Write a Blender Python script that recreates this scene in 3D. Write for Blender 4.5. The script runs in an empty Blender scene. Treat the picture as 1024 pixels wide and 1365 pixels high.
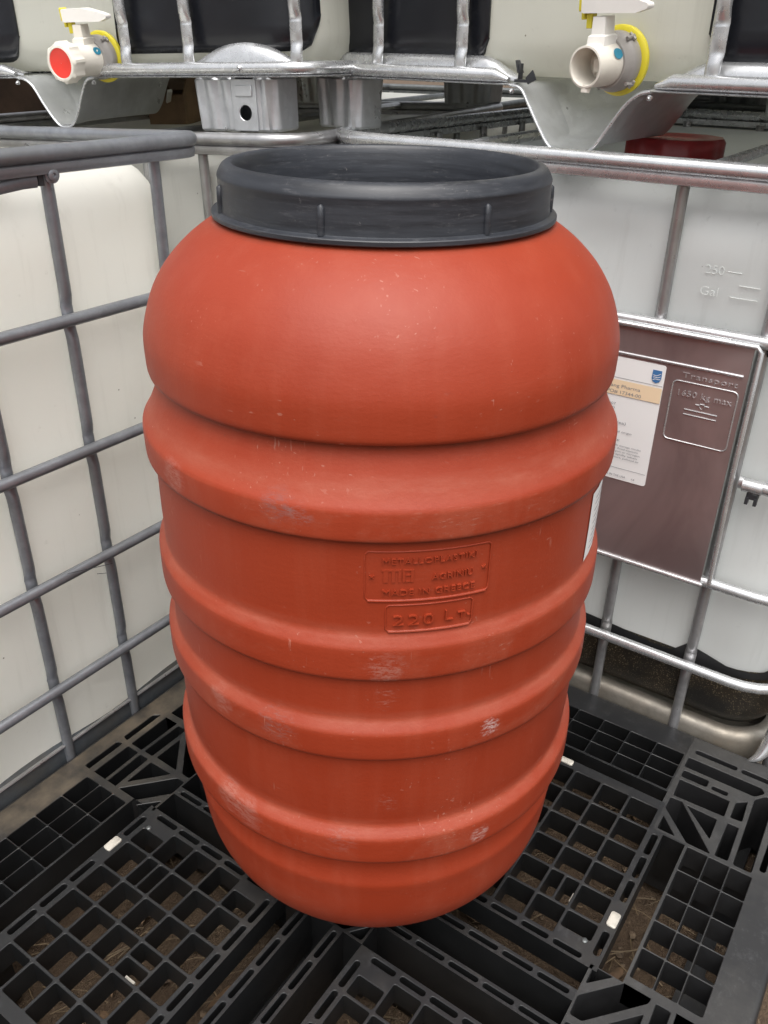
import bpy, math, random
import numpy as np
from mathutils import Vector, Matrix, noise
from mathutils.geometry import delaunay_2d_cdt
PI = math.pi
R = math.radians
random.seed(7)

# ---------------------------------------------------------------- camera
scn = bpy.context.scene
COL = scn.collection
cam_d = bpy.data.cameras.new("camera"); cam = bpy.data.objects.new("camera", cam_d); COL.objects.link(cam)
cam_d.sensor_fit = 'VERTICAL'; cam_d.sensor_height = 24.0; cam_d.lens = 24 * 1124.2 / 1365
cam_d.clip_start = 0.02; cam_d.clip_end = 500
_fw = Vector((-0.7250, -0.4890, -0.4845)).normalized()
_up = Vector((-0.3922, -0.2861, 0.8750)); _up = (_up - _up.dot(_fw) * _fw).normalized()
_rt = _fw.cross(_up)
cam.matrix_world = Matrix(((_rt.x, _up.x, -_fw.x, 1.3139), (_rt.y, _up.y, -_fw.y, 1.0726), (_rt.z, _up.z, -_fw.z, 1.13), (0, 0, 0, 1)))
scn.camera = cam
# ---------------------------------------------------------------- world + sun (overcast)
SUN_DIR = Vector((0.55, 0.38, 1.60)).normalized()
SUN_EL = math.asin(SUN_DIR.z); SUN_AZ = math.atan2(SUN_DIR.x, SUN_DIR.y)
w = bpy.data.worlds.new("World"); scn.world = w; w.use_nodes = True
nt = w.node_tree; nt.nodes.clear()
sky = nt.nodes.new('ShaderNodeTexSky'); sky.sky_type = 'NISHITA'; sky.sun_disc = False
sky.sun_elevation = SUN_EL; sky.sun_rotation = SUN_AZ; sky.air_density = 1.0; sky.dust_density = 6.0; sky.ozone_density = 1.0
hs = nt.nodes.new('ShaderNodeHueSaturation'); hs.inputs['Saturation'].default_value = 0.22
bg = nt.nodes.new('ShaderNodeBackground'); bg.inputs['Strength'].default_value = 0.15
wo = nt.nodes.new('ShaderNodeOutputWorld')
nt.links.new(sky.outputs[0], hs.inputs['Color']); nt.links.new(hs.outputs[0], bg.inputs['Color']); nt.links.new(bg.outputs[0], wo.inputs['Surface'])
sd = bpy.data.lights.new("sun", 'SUN'); sd.energy = 1.5; sd.angle = R(65); sd.color = (1.0, 0.97, 0.93)
so = bpy.data.objects.new("sun", sd); COL.objects.link(so)
so.rotation_euler = SUN_DIR.to_track_quat('Z', 'Y').to_euler(); so.location = (3, 0, 5)
vs = scn.view_settings; vs.view_transform = 'Standard'; vs.look = 'None'; vs.gamma = 1.0; vs.exposure = 0.55
try: vs.use_curve_mapping = False
except Exception: pass

# ---------------------------------------------------------------- materials
def new_mat(name):
    m = bpy.data.materials.new(name); m.use_nodes = True
    t = m.node_tree; b = t.nodes['Principled BSDF']
    return m, t, b
def N(t, kind, **kw):
    n = t.nodes.new(kind)
    for k, v in kw.items():
        if k in n.inputs: n.inputs[k].default_value = v
        else: setattr(n, k, v)
    return n
def ramp(t, src, stops):
    r = t.nodes.new('ShaderNodeValToRGB'); e = r.color_ramp.elements
    while len(e) > 1: e.remove(e[-1])
    for i, (p, c) in enumerate(stops):
        c = c if isinstance(c, tuple) else (c, c, c)
        el = e[0] if i == 0 else e.new(p)
        el.position = p; el.color = (*c, 1)
    t.links.new(src, r.inputs[0]); return r.outputs[0]
def mix(t, fac, a, b, mode='MIX'):
    m = t.nodes.new('ShaderNodeMix'); m.data_type = 'RGBA'; m.blend_type = mode
    for sock, v in ((m.inputs[0], fac), (m.inputs[6], a), (m.inputs[7], b)):
        if hasattr(v, 'links') or isinstance(v, bpy.types.NodeSocket): t.links.new(v, sock)
        else: sock.default_value = v if not isinstance(v, tuple) else (*v, 1)
    return m.outputs[2]
def math_(t, op, a, b=0.0):
    m = t.nodes.new('ShaderNodeMath'); m.operation = op
    for sock, v in ((m.inputs[0], a), (m.inputs[1], b)):
        if isinstance(v, bpy.types.NodeSocket): t.links.new(v, sock)
        else: sock.default_value = v
    return m.outputs[0]
def coords(t, scale=(1, 1, 1), kind='Object'):
    tc = t.nodes.new('ShaderNodeTexCoord'); mp = t.nodes.new('ShaderNodeMapping'); mp.inputs['Scale'].default_value = scale
    t.links.new(tc.outputs[kind], mp.inputs[0]); return mp.outputs[0]
def noise_(t, vec, scale, detail=4, rough=.55, dist=0.0):
    n = t.nodes.new('ShaderNodeTexNoise'); n.inputs['Scale'].default_value = scale; n.inputs['Detail'].default_value = detail
    n.inputs['Roughness'].default_value = rough; n.inputs['Distortion'].default_value = dist
    t.links.new(vec, n.inputs['Vector']); return n.outputs['Fac']
def bump(t, b, h, strength, dist=.001):
    n = t.nodes.new('ShaderNodeBump'); n.inputs['Strength'].default_value = strength; n.inputs['Distance'].default_value = dist
    t.links.new(h, n.inputs['Height']); t.links.new(n.outputs[0], b.inputs['Normal'])

def metal(name, base, rough, dark=.6, metallic=1.0, tint=None, scale=30, dirt=None):
    m, t, b = new_mat(name)
    v = coords(t); n1 = noise_(t, v, scale, 5, .6, .3); n2 = noise_(t, v, 6, 3)
    c1 = tuple(x * dark for x in base)
    col = mix(t, ramp(t, n1, [(.3, 0.0), (.7, 1.0)]), c1, base)
    if dirt:
        col = mix(t, ramp(t, n2, [(.45, 0.0), (.68, .8)]), col, dirt)
    vo = t.nodes.new('ShaderNodeTexVoronoi'); vo.inputs['Scale'].default_value = 95; t.links.new(v, vo.inputs['Vector'])
    g = t.nodes.new('ShaderNodeSeparateColor'); t.links.new(vo.outputs['Color'], g.inputs[0])
    col = mix(t, math_(t, 'MULTIPLY', g.outputs[0], .30), col, tuple(x * .62 for x in base))
    ox = ramp(t, noise_(t, v, 75, 6, .8, .5), [(.58, 0.0), (.74, .30)]); col = mix(t, ox, col, tuple(x * .5 for x in base))
    t.links.new(col, b.inputs['Base Color']); b.inputs['Metallic'].default_value = metallic
    rr = math_(t, 'ADD', ramp(t, n1, [(.2, rough * 1.25), (.8, rough * .75)]), math_(t, 'MULTIPLY', g.outputs[1], .06)); t.links.new(rr, b.inputs['Roughness'])
    bump(t, b, noise_(t, v, 110, 2), .05, .0005)
    return m
M_BAR_GREY = metal('weathered_grey_galvanised', (.33, .345, .375), .36, .66, .62, dirt=(.20, .205, .21))
M_BAR_BRIGHT = metal('bright_galvanised', (.70, .71, .72), .24, .80, .74)
M_BAR_MID = metal('satin_galvanised', (.50, .50, .51), .30, .66, .70, dirt=(.26, .25, .23))
M_SHEET = metal('pressed_galvanised_sheet', (.68, .70, .72), .30, .80, .60, scale=14, dirt=(.38, .39, .39))
M_SHEET_DARK = metal('dull_tray_steel', (.11, .125, .14), .45, .6, .5, dirt=(.10, .09, .075))
M_TRAY_GOLD = metal('dirty_tray_steel', (.34, .315, .27), .46, .55, .6, dirt=(.24, .20, .15))
M_DARKFRAME = metal('dark_steel', (.16, .17, .17), .4, .6, .6)  # dark steel for second-row rails and tray, and pallet rivets

def placard_mat():
    m, t, b = new_mat('placard_steel')
    v = coords(t); n = noise_(t, coords(t, (1, 1, .45)), 7, 4, .6, .8); n2 = noise_(t, v, 30, 3)
    col = mix(t, ramp(t, n, [(.3, 0.0), (.75, 1.0)]), (.36, .30, .30), (.62, .56, .56))  # upright reflection patches and the barrel's mauve cast mixed into the base colour
    t.links.new(col, b.inputs['Base Color']); b.inputs['Metallic'].default_value = .8
    t.links.new(ramp(t, n, [(.3, .34), (.8, .27)]), b.inputs['Roughness'])
    return m
M_PLACARD = placard_mat()

def hdpe(name, base, dirty, rough=.38, sss=.5):
    m, t, b = new_mat(name)
    v = coords(t); n = noise_(t, v, 2.2, 4, .6); n3 = noise_(t, v, 40, 4, .7)
    col = mix(t, ramp(t, n, [(.38, 0.0), (.75, .55)]), base, dirty)
    col = mix(t, ramp(t, n3, [(.66, 0.0), (.78, .30)]), col, tuple(x * .55 for x in dirty))
    dr = noise_(t, coords(t, (16, 16, .9)), 3, 5, .65); col = mix(t, ramp(t, dr, [(.56, 0.0), (.80, .30)]), col, tuple(x * .72 for x in dirty))
    vo = t.nodes.new('ShaderNodeTexVoronoi'); vo.inputs['Scale'].default_value = 34; t.links.new(v, vo.inputs['Vector'])
    fl = math_(t, 'MULTIPLY', ramp(t, vo.outputs['Distance'], [(.035, 1.0), (.055, 0.0)]), ramp(t, noise_(t, v, 13, 2), [(.56, 0.0), (.60, .8)]))
    col = mix(t, fl, col, (.10, .07, .04))
    t.links.new(col, b.inputs['Base Color'])
    b.inputs['Roughness'].default_value = rough
    b.inputs['Specular IOR Level'].default_value = .35
    bump(t, b, noise_(t, v, 9, 2), .2, .002)
    tr = t.nodes.new('ShaderNodeBsdfTranslucent'); t.links.new(col, tr.inputs['Color'])
    mx = t.nodes.new('ShaderNodeMixShader'); mx.inputs[0].default_value = sss
    out = t.nodes['Material Output']; t.links.new(b.outputs[0], mx.inputs[1]); t.links.new(tr.outputs[0], mx.inputs[2]); t.links.new(mx.outputs[0], out.inputs['Surface'])
    return m
M_TANK_CREAM = hdpe('cream_tank_plastic', (.955, .95, .90), (.93, .915, .84), .45)
M_TANK_COOL = hdpe('cool_white_tank_plastic', (.89, .915, .905), (.84, .86, .83), .32)
M_TANK_BACK = hdpe('milky_tank_plastic', (.83, .83, .76), (.76, .75, .66), .35)
M_TANK_M = hdpe('pale_grey_tank_plastic', (.80, .80, .75), (.72, .71, .65), .4)

def barrel_mat():
    m, t, b = new_mat('orange_red_barrel_plastic')
    tc = t.nodes.new('ShaderNodeTexCoord'); o = tc.outputs['Object']
    v = coords(t); vv = coords(t, (11, 11, .8))
    n = noise_(t, v, 3.5, 5, .6); nf = noise_(t, v, 95, 5, .75); nv = noise_(t, vv, 3, 5, .6)
    hatch = noise_(t, coords(t, (1, 1, 5.5)), 55, 8, .85, .5); hatch2 = noise_(t, coords(t, (1, 1, 3)), 150, 5, .8)
    col = mix(t, ramp(t, n, [(.3, 0.0), (.75, 1.0)]), (.252, .0285, .0085), (.300, .0375, .0120))
    col = mix(t, ramp(t, nv, [(.48, 0.0), (.85, .35)]), col, (.335, .070, .036))          # faint run marks
    sp = t.nodes.new('ShaderNodeSeparateXYZ'); t.links.new(o, sp.inputs[0]); z = sp.outputs[2]
    zone = None
    for zc, h, k in ((.728, .020, 1.0), (.562, .026, .85), (.446, .025, 1.0), (.272, .026, 1.0), (.12, .09, .45), (.66, .05, .15), (.50, .04, .15), (.36, .06, .2), (.83, .10, .20)):
        d = math_(t, 'ABSOLUTE', math_(t, 'SUBTRACT', z, zc)); f = math_(t, 'SUBTRACT', 1.0, math_(t, 'DIVIDE', d, h))
        f = math_(t, 'MULTIPLY', math_(t, 'MINIMUM', math_(t, 'MAXIMUM', math_(t, 'MULTIPLY', f, 3.0), 0.0), 1.0), k)
        zone = f if zone is None else math_(t, 'MAXIMUM', zone, f)
    patch = ramp(t, noise_(t, v, 6.5, 6, .72, .6), [(.47, 0.0), (.66, 1.0)])
    pz = math_(t, 'MULTIPLY', patch, zone)
    col = mix(t, math_(t, 'MULTIPLY', pz, .20), col, (.37, .13, .080))
    sc = math_(t, 'MULTIPLY', math_(t, 'MULTIPLY', ramp(t, hatch, [(.54, 0.0), (.63, 1.0)]), ramp(t, hatch2, [(.40, 0.0), (.58, 1.0)])), math_(t, 'MULTIPLY', pz, .60))
    col = mix(t, sc, col, (.44, .27, .21))
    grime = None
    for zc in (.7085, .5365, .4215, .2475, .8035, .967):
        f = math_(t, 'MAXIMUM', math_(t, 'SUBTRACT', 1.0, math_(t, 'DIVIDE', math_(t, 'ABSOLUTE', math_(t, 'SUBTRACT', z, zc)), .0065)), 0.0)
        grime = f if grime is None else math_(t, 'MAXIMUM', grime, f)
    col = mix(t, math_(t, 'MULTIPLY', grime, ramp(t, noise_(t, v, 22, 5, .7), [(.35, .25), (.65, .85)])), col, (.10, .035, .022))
    shelf = None                                    # paler mottled bands on the sloping shoulders
    for zc in (.762, .592, .473, .302):
        f = math_(t, 'MAXIMUM', math_(t, 'SUBTRACT', 1.0, math_(t, 'DIVIDE', math_(t, 'ABSOLUTE', math_(t, 'SUBTRACT', z, zc)), .016)), 0.0)
        shelf = f if shelf is None else math_(t, 'MAXIMUM', shelf, f)
    col = mix(t, math_(t, 'MULTIPLY', shelf, ramp(t, noise_(t, coords(t, (1, 1, 3)), 14, 6, .75), [(.40, .10), (.70, .42)])), col, (.40, .15, .10))
    # individual scuffs and paint smears where the barrel has been knocked
    spots = [((.135, .249, .446), .013, .60, (.62, .52, .50), .50), ((.133, .250, .2695), .014, .45, (.56, .44, .40), .50), ((.282, -.027, .454), .020, .28, (.42, .25, .21), .47),
             ((.281, -.035, .287), .026, .30, (.42, .25, .21), .47), ((.283, -.002, .277), .026, .30, (.42, .25, .21), .47), ((.275, .069, .740), .022, .40, (.17, .11, .11), .50),
             ((.268, .091, .735), .016, .35, (.24, .16, .15), .50), ((.228, .167, .555), .024, .28, (.46, .30, .25), .50), ((.228, .168, .508), .020, .25, (.46, .30, .25), .55),
             ((.226, .170, .346), .020, .25, (.44, .27, .22), .55), ((.273, -.074, .728), .026, .30, (.44, .27, .23), .48), ((.278, .054, .455), .028, .38, (.20, .13, .12), .52),
             ((.190, .208, .859), .011, .45, (.10, .05, .05), .50), ((.200, .199, .838), .010, .35, (.10, .05, .05), .50), ((.254, .125, .288), .022, .25, (.28, .17, .15), .52)]
    frag = noise_(t, coords(t, (1, 1, 3.6), 'Object'), 75, 8, .85, .3)
    for c, r, k, cl, th in spots:
        dv = t.nodes.new('ShaderNodeVectorMath'); dv.operation = 'DISTANCE'; t.links.new(o, dv.inputs[0]); dv.inputs[1].default_value = c
        wob = math_(t, 'ADD', dv.outputs['Value'], math_(t, 'MULTIPLY', math_(t, 'SUBTRACT', noise_(t, coords(t, (1, 1, 2)), 38, 4, .7), .5), .035))
        mk = math_(t, 'MULTIPLY', ramp(t, math_(t, 'DIVIDE', wob, r), [(.45, 1.0), (1.0, 0.0)]), ramp(t, frag, [(th - .03, 0.0), (th + .05, k)]))
        col = mix(t, mk, col, cl)
    for sc_, rot in (((14, 110, 110), .5), ((110, 12, 95), -.4), ((90, 90, 9), .15)):
        tc2 = t.nodes.new('ShaderNodeTexCoord'); mp = t.nodes.new('ShaderNodeMapping'); mp.inputs['Scale'].default_value = sc_; mp.inputs['Rotation'].default_value = (rot, rot * .6, 0)
        t.links.new(tc2.outputs['Object'], mp.inputs[0]); sn = noise_(t, mp.outputs[0], 2.2, 2, .5)
        hm = math_(t, 'MULTIPLY', ramp(t, sn, [(.69, 0.0), (.72, .30)]), ramp(t, noise_(t, v, 11 + rot, 2), [(.55, 0.0), (.65, 1.0)]))
        col = mix(t, hm, col, (.50, .26, .20))
    spk = ramp(t, nf, [(.73, 0.0), (.77, .30)]); col = mix(t, spk, col, (.42, .20, .15))
    dk = math_(t, 'MULTIPLY', ramp(t, noise_(t, v, 70, 4, .8), [(.68, 0.0), (.73, .4)]), ramp(t, noise_(t, v, 9, 2), [(.54, 0.0), (.62, 1.0)]))
    col = mix(t, dk, col, (.12, .06, .05))
    t.links.new(col, b.inputs['Base Color'])
    t.links.new(math_(t, 'ADD', ramp(t, n, [(.3, .44), (.7, .54)]), math_(t, 'MULTIPLY', sc, .3)), b.inputs['Roughness'])
    b.inputs['Specular IOR Level'].default_value = .36
    hsum = math_(t, 'ADD', noise_(t, v, 260, 3, .6), math_(t, 'MULTIPLY', noise_(t, coords(t, (1, 1, 3.5)), 50, 4), 1.1))
    bump(t, b, hsum, .20, .0009)
    return m
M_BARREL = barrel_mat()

def lid_mat():
    m, t, b = new_mat('charcoal_lid_plastic')
    v = coords(t); n = noise_(t, coords(t, (1, 1, 14)), 9, 5, .65); nf = noise_(t, v, 120, 5, .8); n3 = noise_(t, v, 22, 4, .7, .8)
    col = mix(t, ramp(t, n, [(.35, 0.0), (.75, 1.0)]), (.014, .0155, .020), (.036, .040, .049))
    col = mix(t, math_(t, 'MULTIPLY', ramp(t, nf, [(.62, 0.0), (.70, .8)]), ramp(t, n3, [(.50, 0.0), (.66, 1.0)])), col, (.34, .32, .30))
    st = noise_(t, coords(t, (1, 1, 9)), 40, 6, .8); col = mix(t, math_(t, 'MULTIPLY', ramp(t, st, [(.52, 0.0), (.68, .35)]), ramp(t, n3, [(.4, 0.0), (.6, 1.0)])), col, (.16, .16, .165))
    t.links.new(col, b.inputs['Base Color']); t.links.new(ramp(t, n, [(.3, .36), (.7, .50)]), b.inputs['Roughness'])
    bump(t, b, math_(t, 'ADD', n, math_(t, 'MULTIPLY', nf, .3)), .16, .001)
    return m
M_LID = lid_mat()

def black_plastic(name, a=(.0045, .0048, .0052), c=(.011, .0115, .012), dust=(.10, .085, .065), amt=.28, rough=.42, dirt_lo=.60, wear_light=(.0135, .014, .015), edge=False):
    m, t, b = new_mat(name)
    v = coords(t); n = noise_(t, v, 14, 5, .65); n2 = noise_(t, v, 5, 5, .7); nf = noise_(t, v, 220, 4, .8)
    col = mix(t, ramp(t, n, [(.3, 0.0), (.75, 1.0)]), a, c)
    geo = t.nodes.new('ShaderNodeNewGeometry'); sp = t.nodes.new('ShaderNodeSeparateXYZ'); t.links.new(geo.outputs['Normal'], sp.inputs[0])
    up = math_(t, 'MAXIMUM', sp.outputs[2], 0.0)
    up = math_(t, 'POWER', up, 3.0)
    col = mix(t, up, col, wear_light)  # upward faces kept lighter than the cell walls: wear, plus painted light
    col = mix(t, math_(t, 'MULTIPLY', up, ramp(t, noise_(t, coords(t, (1, 1, 1)), 42, 6, .8), [(.54, 0.0), (.68, .75)])), col, tuple(x * 2.6 for x in wear_light))
    if edge:
        sp2 = t.nodes.new('ShaderNodeSeparateXYZ'); tc = t.nodes.new('ShaderNodeTexCoord'); t.links.new(tc.outputs['Object'], sp2.inputs[0])
        ed = ramp(t, math_(t, 'MULTIPLY', math_(t, 'ADD', sp2.outputs[1], math_(t, 'MULTIPLY', n2, .05)), 4.0), [(.28, 1.0), (.40, 0.0)])
        col = mix(t, math_(t, 'MULTIPLY', math_(t, 'MULTIPLY', ed, up), ramp(t, n, [(.35, .15), (.6, 1.0)])), col, (.105, .085, .062))
    du = math_(t, 'MULTIPLY', math_(t, 'MULTIPLY', ramp(t, n2, [(dirt_lo - .12, 0.0), (dirt_lo + .14, amt)]), up), ramp(t, nf, [(.3, .5), (.7, 1.0)]))
    col = mix(t, du, col, dust)
    t.links.new(col, b.inputs['Base Color'])
    t.links.new(math_(t, 'ADD', math_(t, 'MULTIPLY', du, .4), rough), b.inputs['Roughness'])
    bump(t, b, noise_(t, v, 180, 3), .12, .0006)
    return m
M_PALLET = black_plastic('black_pallet_plastic')
M_PALLET_DIRTY = black_plastic('soiled_black_pallet_plastic', dust=(.12, .10, .07), amt=.35, dirt_lo=.58, edge=True)
M_PALLET_RIM = black_plastic('scuffed_pallet_rim', a=(.008, .008, .0085), c=(.020, .020, .021), dust=(.10, .095, .085), amt=.4, rough=.5, dirt_lo=.52, wear_light=(.0175, .0178, .0185))

def simple(name, col, rough=.5, metallic=0.0, var=.15, scale=20, bmp=.1):
    m, t, b = new_mat(name)
    v = coords(t); n = noise_(t, v, scale, 4, .6)
    t.links.new(mix(t, ramp(t, n, [(.35, 0.0), (.7, 1.0)]), tuple(x * (1 - var) for x in col), tuple(min(1, x * (1 + var * .5)) for x in col)), b.inputs['Base Color'])
    b.inputs['Roughness'].default_value = rough; b.inputs['Metallic'].default_value = metallic
    if bmp: bump(t, b, n, bmp, .0008)
    return m
M_BLACKWRAP = simple('glossy_black_tank_plastic', (.011, .012, .016), .27, var=.3, scale=9, bmp=.9)
M_WHITE_VALVE = simple('ivory_valve_plastic', (.74, .70, .62), .4, var=.06)
M_WHITE_HANDLE = simple('white_handle_plastic', (.80, .78, .74), .35, var=.04)
M_GREY_VALVE = simple('grey_valve_plastic', (.33, .31, .29), .4, var=.1)
M_YELLOW = simple('yellow_gasket_plastic', (.72, .62, .04), .4, var=.06)
M_RED = simple('bright_red_seal', (.72, .045, .03), .35, var=.08)
M_RED_CAP = simple('shaded_red_cap_plastic', (.30, .018, .02), .35, var=.2)  # the shadow on the cap is put into this darker red
M_BLUE = simple('teal_sticker', (.03, .24, .36), .4, var=.05)
M_DARKCLIP = simple('dark_clip_plastic', (.03, .032, .036), .4)
M_PAD = simple('pale_antislip_rubber', (.50, .47, .41), .6, var=.25, scale=60)
M_PAPER = simple('white_label_paper', (.80, .79, .78), .45, var=.03, scale=8)
M_PEACH = simple('peach_label_print', (.80, .62, .42), .5, var=.02)
M_INK = simple('black_print_ink', (.06, .06, .07), .6, bmp=0)
M_INKGREY = simple('grey_print_ink', (.24, .24, .26), .6, bmp=0)
M_INKBLUE = simple('blue_print_ink', (.05, .16, .36), .5, bmp=0)
M_CARD = simple('brown_cardboard', (.27, .17, .10), .8, var=.35, scale=12)
M_CARD2 = simple('faded_cardboard', (.42, .32, .24), .8, var=.3, scale=12)
M_REDBAG = simple('red_plastic_scrap', (.42, .03, .02), .4, var=.3)
M_WOOD = simple('dark_wood', (.09, .055, .035), .7, var=.5, scale=9)
M_RUBBER = simple('matt_black_liner', (.012, .012, .013), .55, var=.3)
M_STRAW = simple('dry_straw', (.17, .12, .065), .7, var=.5, scale=30, bmp=0)
M_PEBBLE = simple('small_clods', (.16, .115, .075), .9, var=.6, scale=50)
M_LEAF = simple('dead_leaf', (.14, .085, .045), .7, var=.5, scale=40)

def sediment_mat():
    m, t, b = new_mat('murky_sediment')
    v = coords(t); nf = noise_(t, v, 330, 2, .5); n2 = noise_(t, v, 7, 3)
    vo = t.nodes.new('ShaderNodeTexVoronoi'); vo.inputs['Scale'].default_value = 330; t.links.new(v, vo.inputs['Vector'])
    dots = math_(t, 'MULTIPLY', ramp(t, vo.outputs['Distance'], [(.25, 1.0), (.40, 0.0)]), ramp(t, nf, [(.46, 0.0), (.56, 1.0)]))
    sp = t.nodes.new('ShaderNodeSeparateXYZ'); tc = t.nodes.new('ShaderNodeTexCoord'); t.links.new(tc.outputs['Object'], sp.inputs[0])
    reg = ramp(t, n2, [(.36, 0.10), (.52, 1.0)])
    col = mix(t, math_(t, 'MULTIPLY', dots, reg), mix(t, reg, (.010, .010, .009), (.030, .022, .013)), (.27, .22, .14))
    t.links.new(col, b.inputs['Base Color']); b.inputs['Roughness'].default_value = .5
    return m
M_SEDIMENT = sediment_mat()

def soil_mat():
    m, t, b = new_mat('dry_brown_soil')
    v = coords(t); n = noise_(t, v, 5, 6, .65); nf = noise_(t, v, 60, 6, .75); vo = noise_(t, v, 160, 3, .6)
    col = mix(t, ramp(t, n, [(.3, 0.0), (.7, 1.0)]), (.075, .047, .027), (.130, .090, .056))
    col = mix(t, ramp(t, nf, [(.35, .65), (.62, 0.0)]), col, (.055, .034, .020))
    col = mix(t, ramp(t, vo, [(.66, 0.0), (.74, .6)]), col, (.30, .23, .15))
    t.links.new(col, b.inputs['Base Color']); b.inputs['Roughness'].default_value = .95
    bump(t, b, math_(t, 'ADD', nf, math_(t, 'MULTIPLY', vo, .5)), .9, .008)
    return m
M_SOIL = soil_mat()

# ---------------------------------------------------------------- mesh helpers
class MB:
    def __init__(s): s.v = []; s.f = []; s.smooth = True
    def add(s, vs_, fs):
        o = len(s.v); s.v += [tuple(p) for p in vs_]; s.f += [tuple(i + o for i in f) for f in fs]; return s
    def box(s, lo, hi, bev=0.0):
        (x0, y0, z0), (x1, y1, z1) = lo, hi
        if bev <= 0:
            return s.add([(x0, y0, z0), (x1, y0, z0), (x1, y1, z0), (x0, y1, z0), (x0, y0, z1), (x1, y0, z1), (x1, y1, z1), (x0, y1, z1)],
                         [(0, 3, 2, 1), (4, 5, 6, 7), (0, 1, 5, 4), (1, 2, 6, 5), (2, 3, 7, 6), (3, 0, 4, 7)])
        b = bev
        def ring(z, i): return [(x0 + i, y0 + b, z), (x0 + b, y0 + i, z), (x1 - b, y0 + i, z), (x1 - i, y0 + b, z), (x1 - i, y1 - b, z), (x1 - b, y1 - i, z), (x0 + b, y1 - i, z), (x0 + i, y1 - b, z)]
        rs = []
        for z, i in ((z0, b), (z0 + b, 0), (z1 - b, 0), (z1, b)):
            if i: rs.append([(x0 + b, y0 + b, z)] * 1 + [(x0 + b, y0 + b, z), (x1 - b, y0 + b, z), (x1 - b, y0 + b, z), (x1 - b, y1 - b, z), (x1 - b, y1 - b, z), (x0 + b, y1 - b, z), (x0 + b, y1 - b, z)])
            else: rs.append(ring(z, 0))
        return s.loft(rs, True, True, True)
    def loft(s, rings, closed=True, cap0=False, cap1=False, loop=False):
        n = len(rings[0]); vs_ = [p for r in rings for p in r]; fs = []
        m = n if closed else n - 1; k = len(rings)
        for j in range(k if loop else k - 1):
            a, b = j * n, ((j + 1) % k) * n
            for i in range(m):
                i2 = (i + 1) % n; fs.append((a + i, a + i2, b + i2, b + i))
        if cap0: fs.append(tuple(range(n))[::-1])
        if cap1: fs.append(tuple(range((k - 1) * n, k * n)))
        return s.add(vs_, fs)
    def tube(s, path, r=.01, seg=10, closed=False, rad=None, up=Vector((0, 0, 1)), caps=True):
        P = [Vector(p) for p in path]; n = len(P); rings = []
        prev = None
        for i in range(n):
            if closed: d = (P[(i + 1) % n] - P[i - 1])
            else: d = P[min(i + 1, n - 1)] - P[max(i - 1, 0)]
            d.normalize()
            if prev is None:
                u = up if abs(d.dot(up)) < .95 else Vector((1, 0, 0))
                a = d.cross(u).normalized()
            else:
                a = (prev - prev.dot(d) * d).normalized()
            prev = a; b = d.cross(a)
            ra, rb = (rad[i] if rad else (r, r)) if not (rad and not isinstance(rad[i], tuple)) else (rad[i], rad[i])
            rings.append([P[i] + a * (math.cos(2 * PI * k / seg) * ra) + b * (math.sin(2 * PI * k / seg) * rb) for k in range(seg)])
        return s.loft(rings, True, caps and not closed, caps and not closed, loop=closed)
    def lathe(s, prof, seg=64, c=(0, 0), cap0=False, cap1=False):
        rings = [[(c[0] + r * math.cos(2 * PI * k / seg), c[1] + r * math.sin(2 * PI * k / seg), z) for k in range(seg)] for r, z in prof]
        return s.loft(rings, True, cap0, cap1)
    def xf(s, M, start=0):
        for i in range(start, len(s.v)): s.v[i] = tuple(M @ Vector(s.v[i]))
        return s
    def build(s, name, mat, parent=None, ang=40, flat=False):
        me = bpy.data.meshes.new(name); me.from_pydata(s.v, [], s.f); me.update()
        me.materials.append(mat)
        if not flat:
            me.polygons.foreach_set('use_smooth', [True] * len(me.polygons))
            me.set_sharp_from_angle(angle=R(ang))
        o = bpy.data.objects.new(name, me); COL.objects.link(o)
        if parent: o.parent = parent
        return o
def fix_normals(o):
    import bmesh
    bm = bmesh.new(); bm.from_mesh(o.data); bmesh.ops.recalc_face_normals(bm, faces=bm.faces); bm.to_mesh(o.data); bm.free(); return o
def empty(name, loc=(0, 0, 0), label=None, cat=None, group=None, mat=None):
    o = bpy.data.objects.new(name, None); COL.objects.link(o); o.empty_display_size = .05
    if mat is not None: o.matrix_world = mat
    else: o.location = loc
    tag(o, label, cat, group); return o
def tag(o, label=None, cat=None, group=None, kind=None):
    if label: o['label'] = label
    if cat: o['category'] = cat
    if group: o['group'] = group
    if kind: o['kind'] = kind
    return o
def rrect(x0, x1, y0, y1, r, n=6, inset=0.0, step=None):
    """rounded rectangle outline (ccw) -> list of (x, y, nx, ny)"""
    out = []
    cs = [(x1 - r, y0 + r, -PI / 2), (x1 - r, y1 - r, 0), (x0 + r, y1 - r, PI / 2), (x0 + r, y0 + r, PI)]
    for ci, (cx, cy, a0) in enumerate(cs):
        for k in range(n + 1):
            a = a0 + (PI / 2) * k / n; out.append((cx + (r - inset) * math.cos(a), cy + (r - inset) * math.sin(a), math.cos(a), math.sin(a)))
        if step:
            nx = cs[(ci + 1) % 4]; a = a0 + PI / 2
            p = out[-1]; q = (nx[0] + (r - inset) * math.cos(a), nx[1] + (r - inset) * math.sin(a))
            L = math.hypot(q[0] - p[0], q[1] - p[1]); m = int(L / step)
            for k in range(1, m): out.append((p[0] + (q[0] - p[0]) * k / m, p[1] + (q[1] - p[1]) * k / m, math.cos(a), math.sin(a)))
    return out

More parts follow.
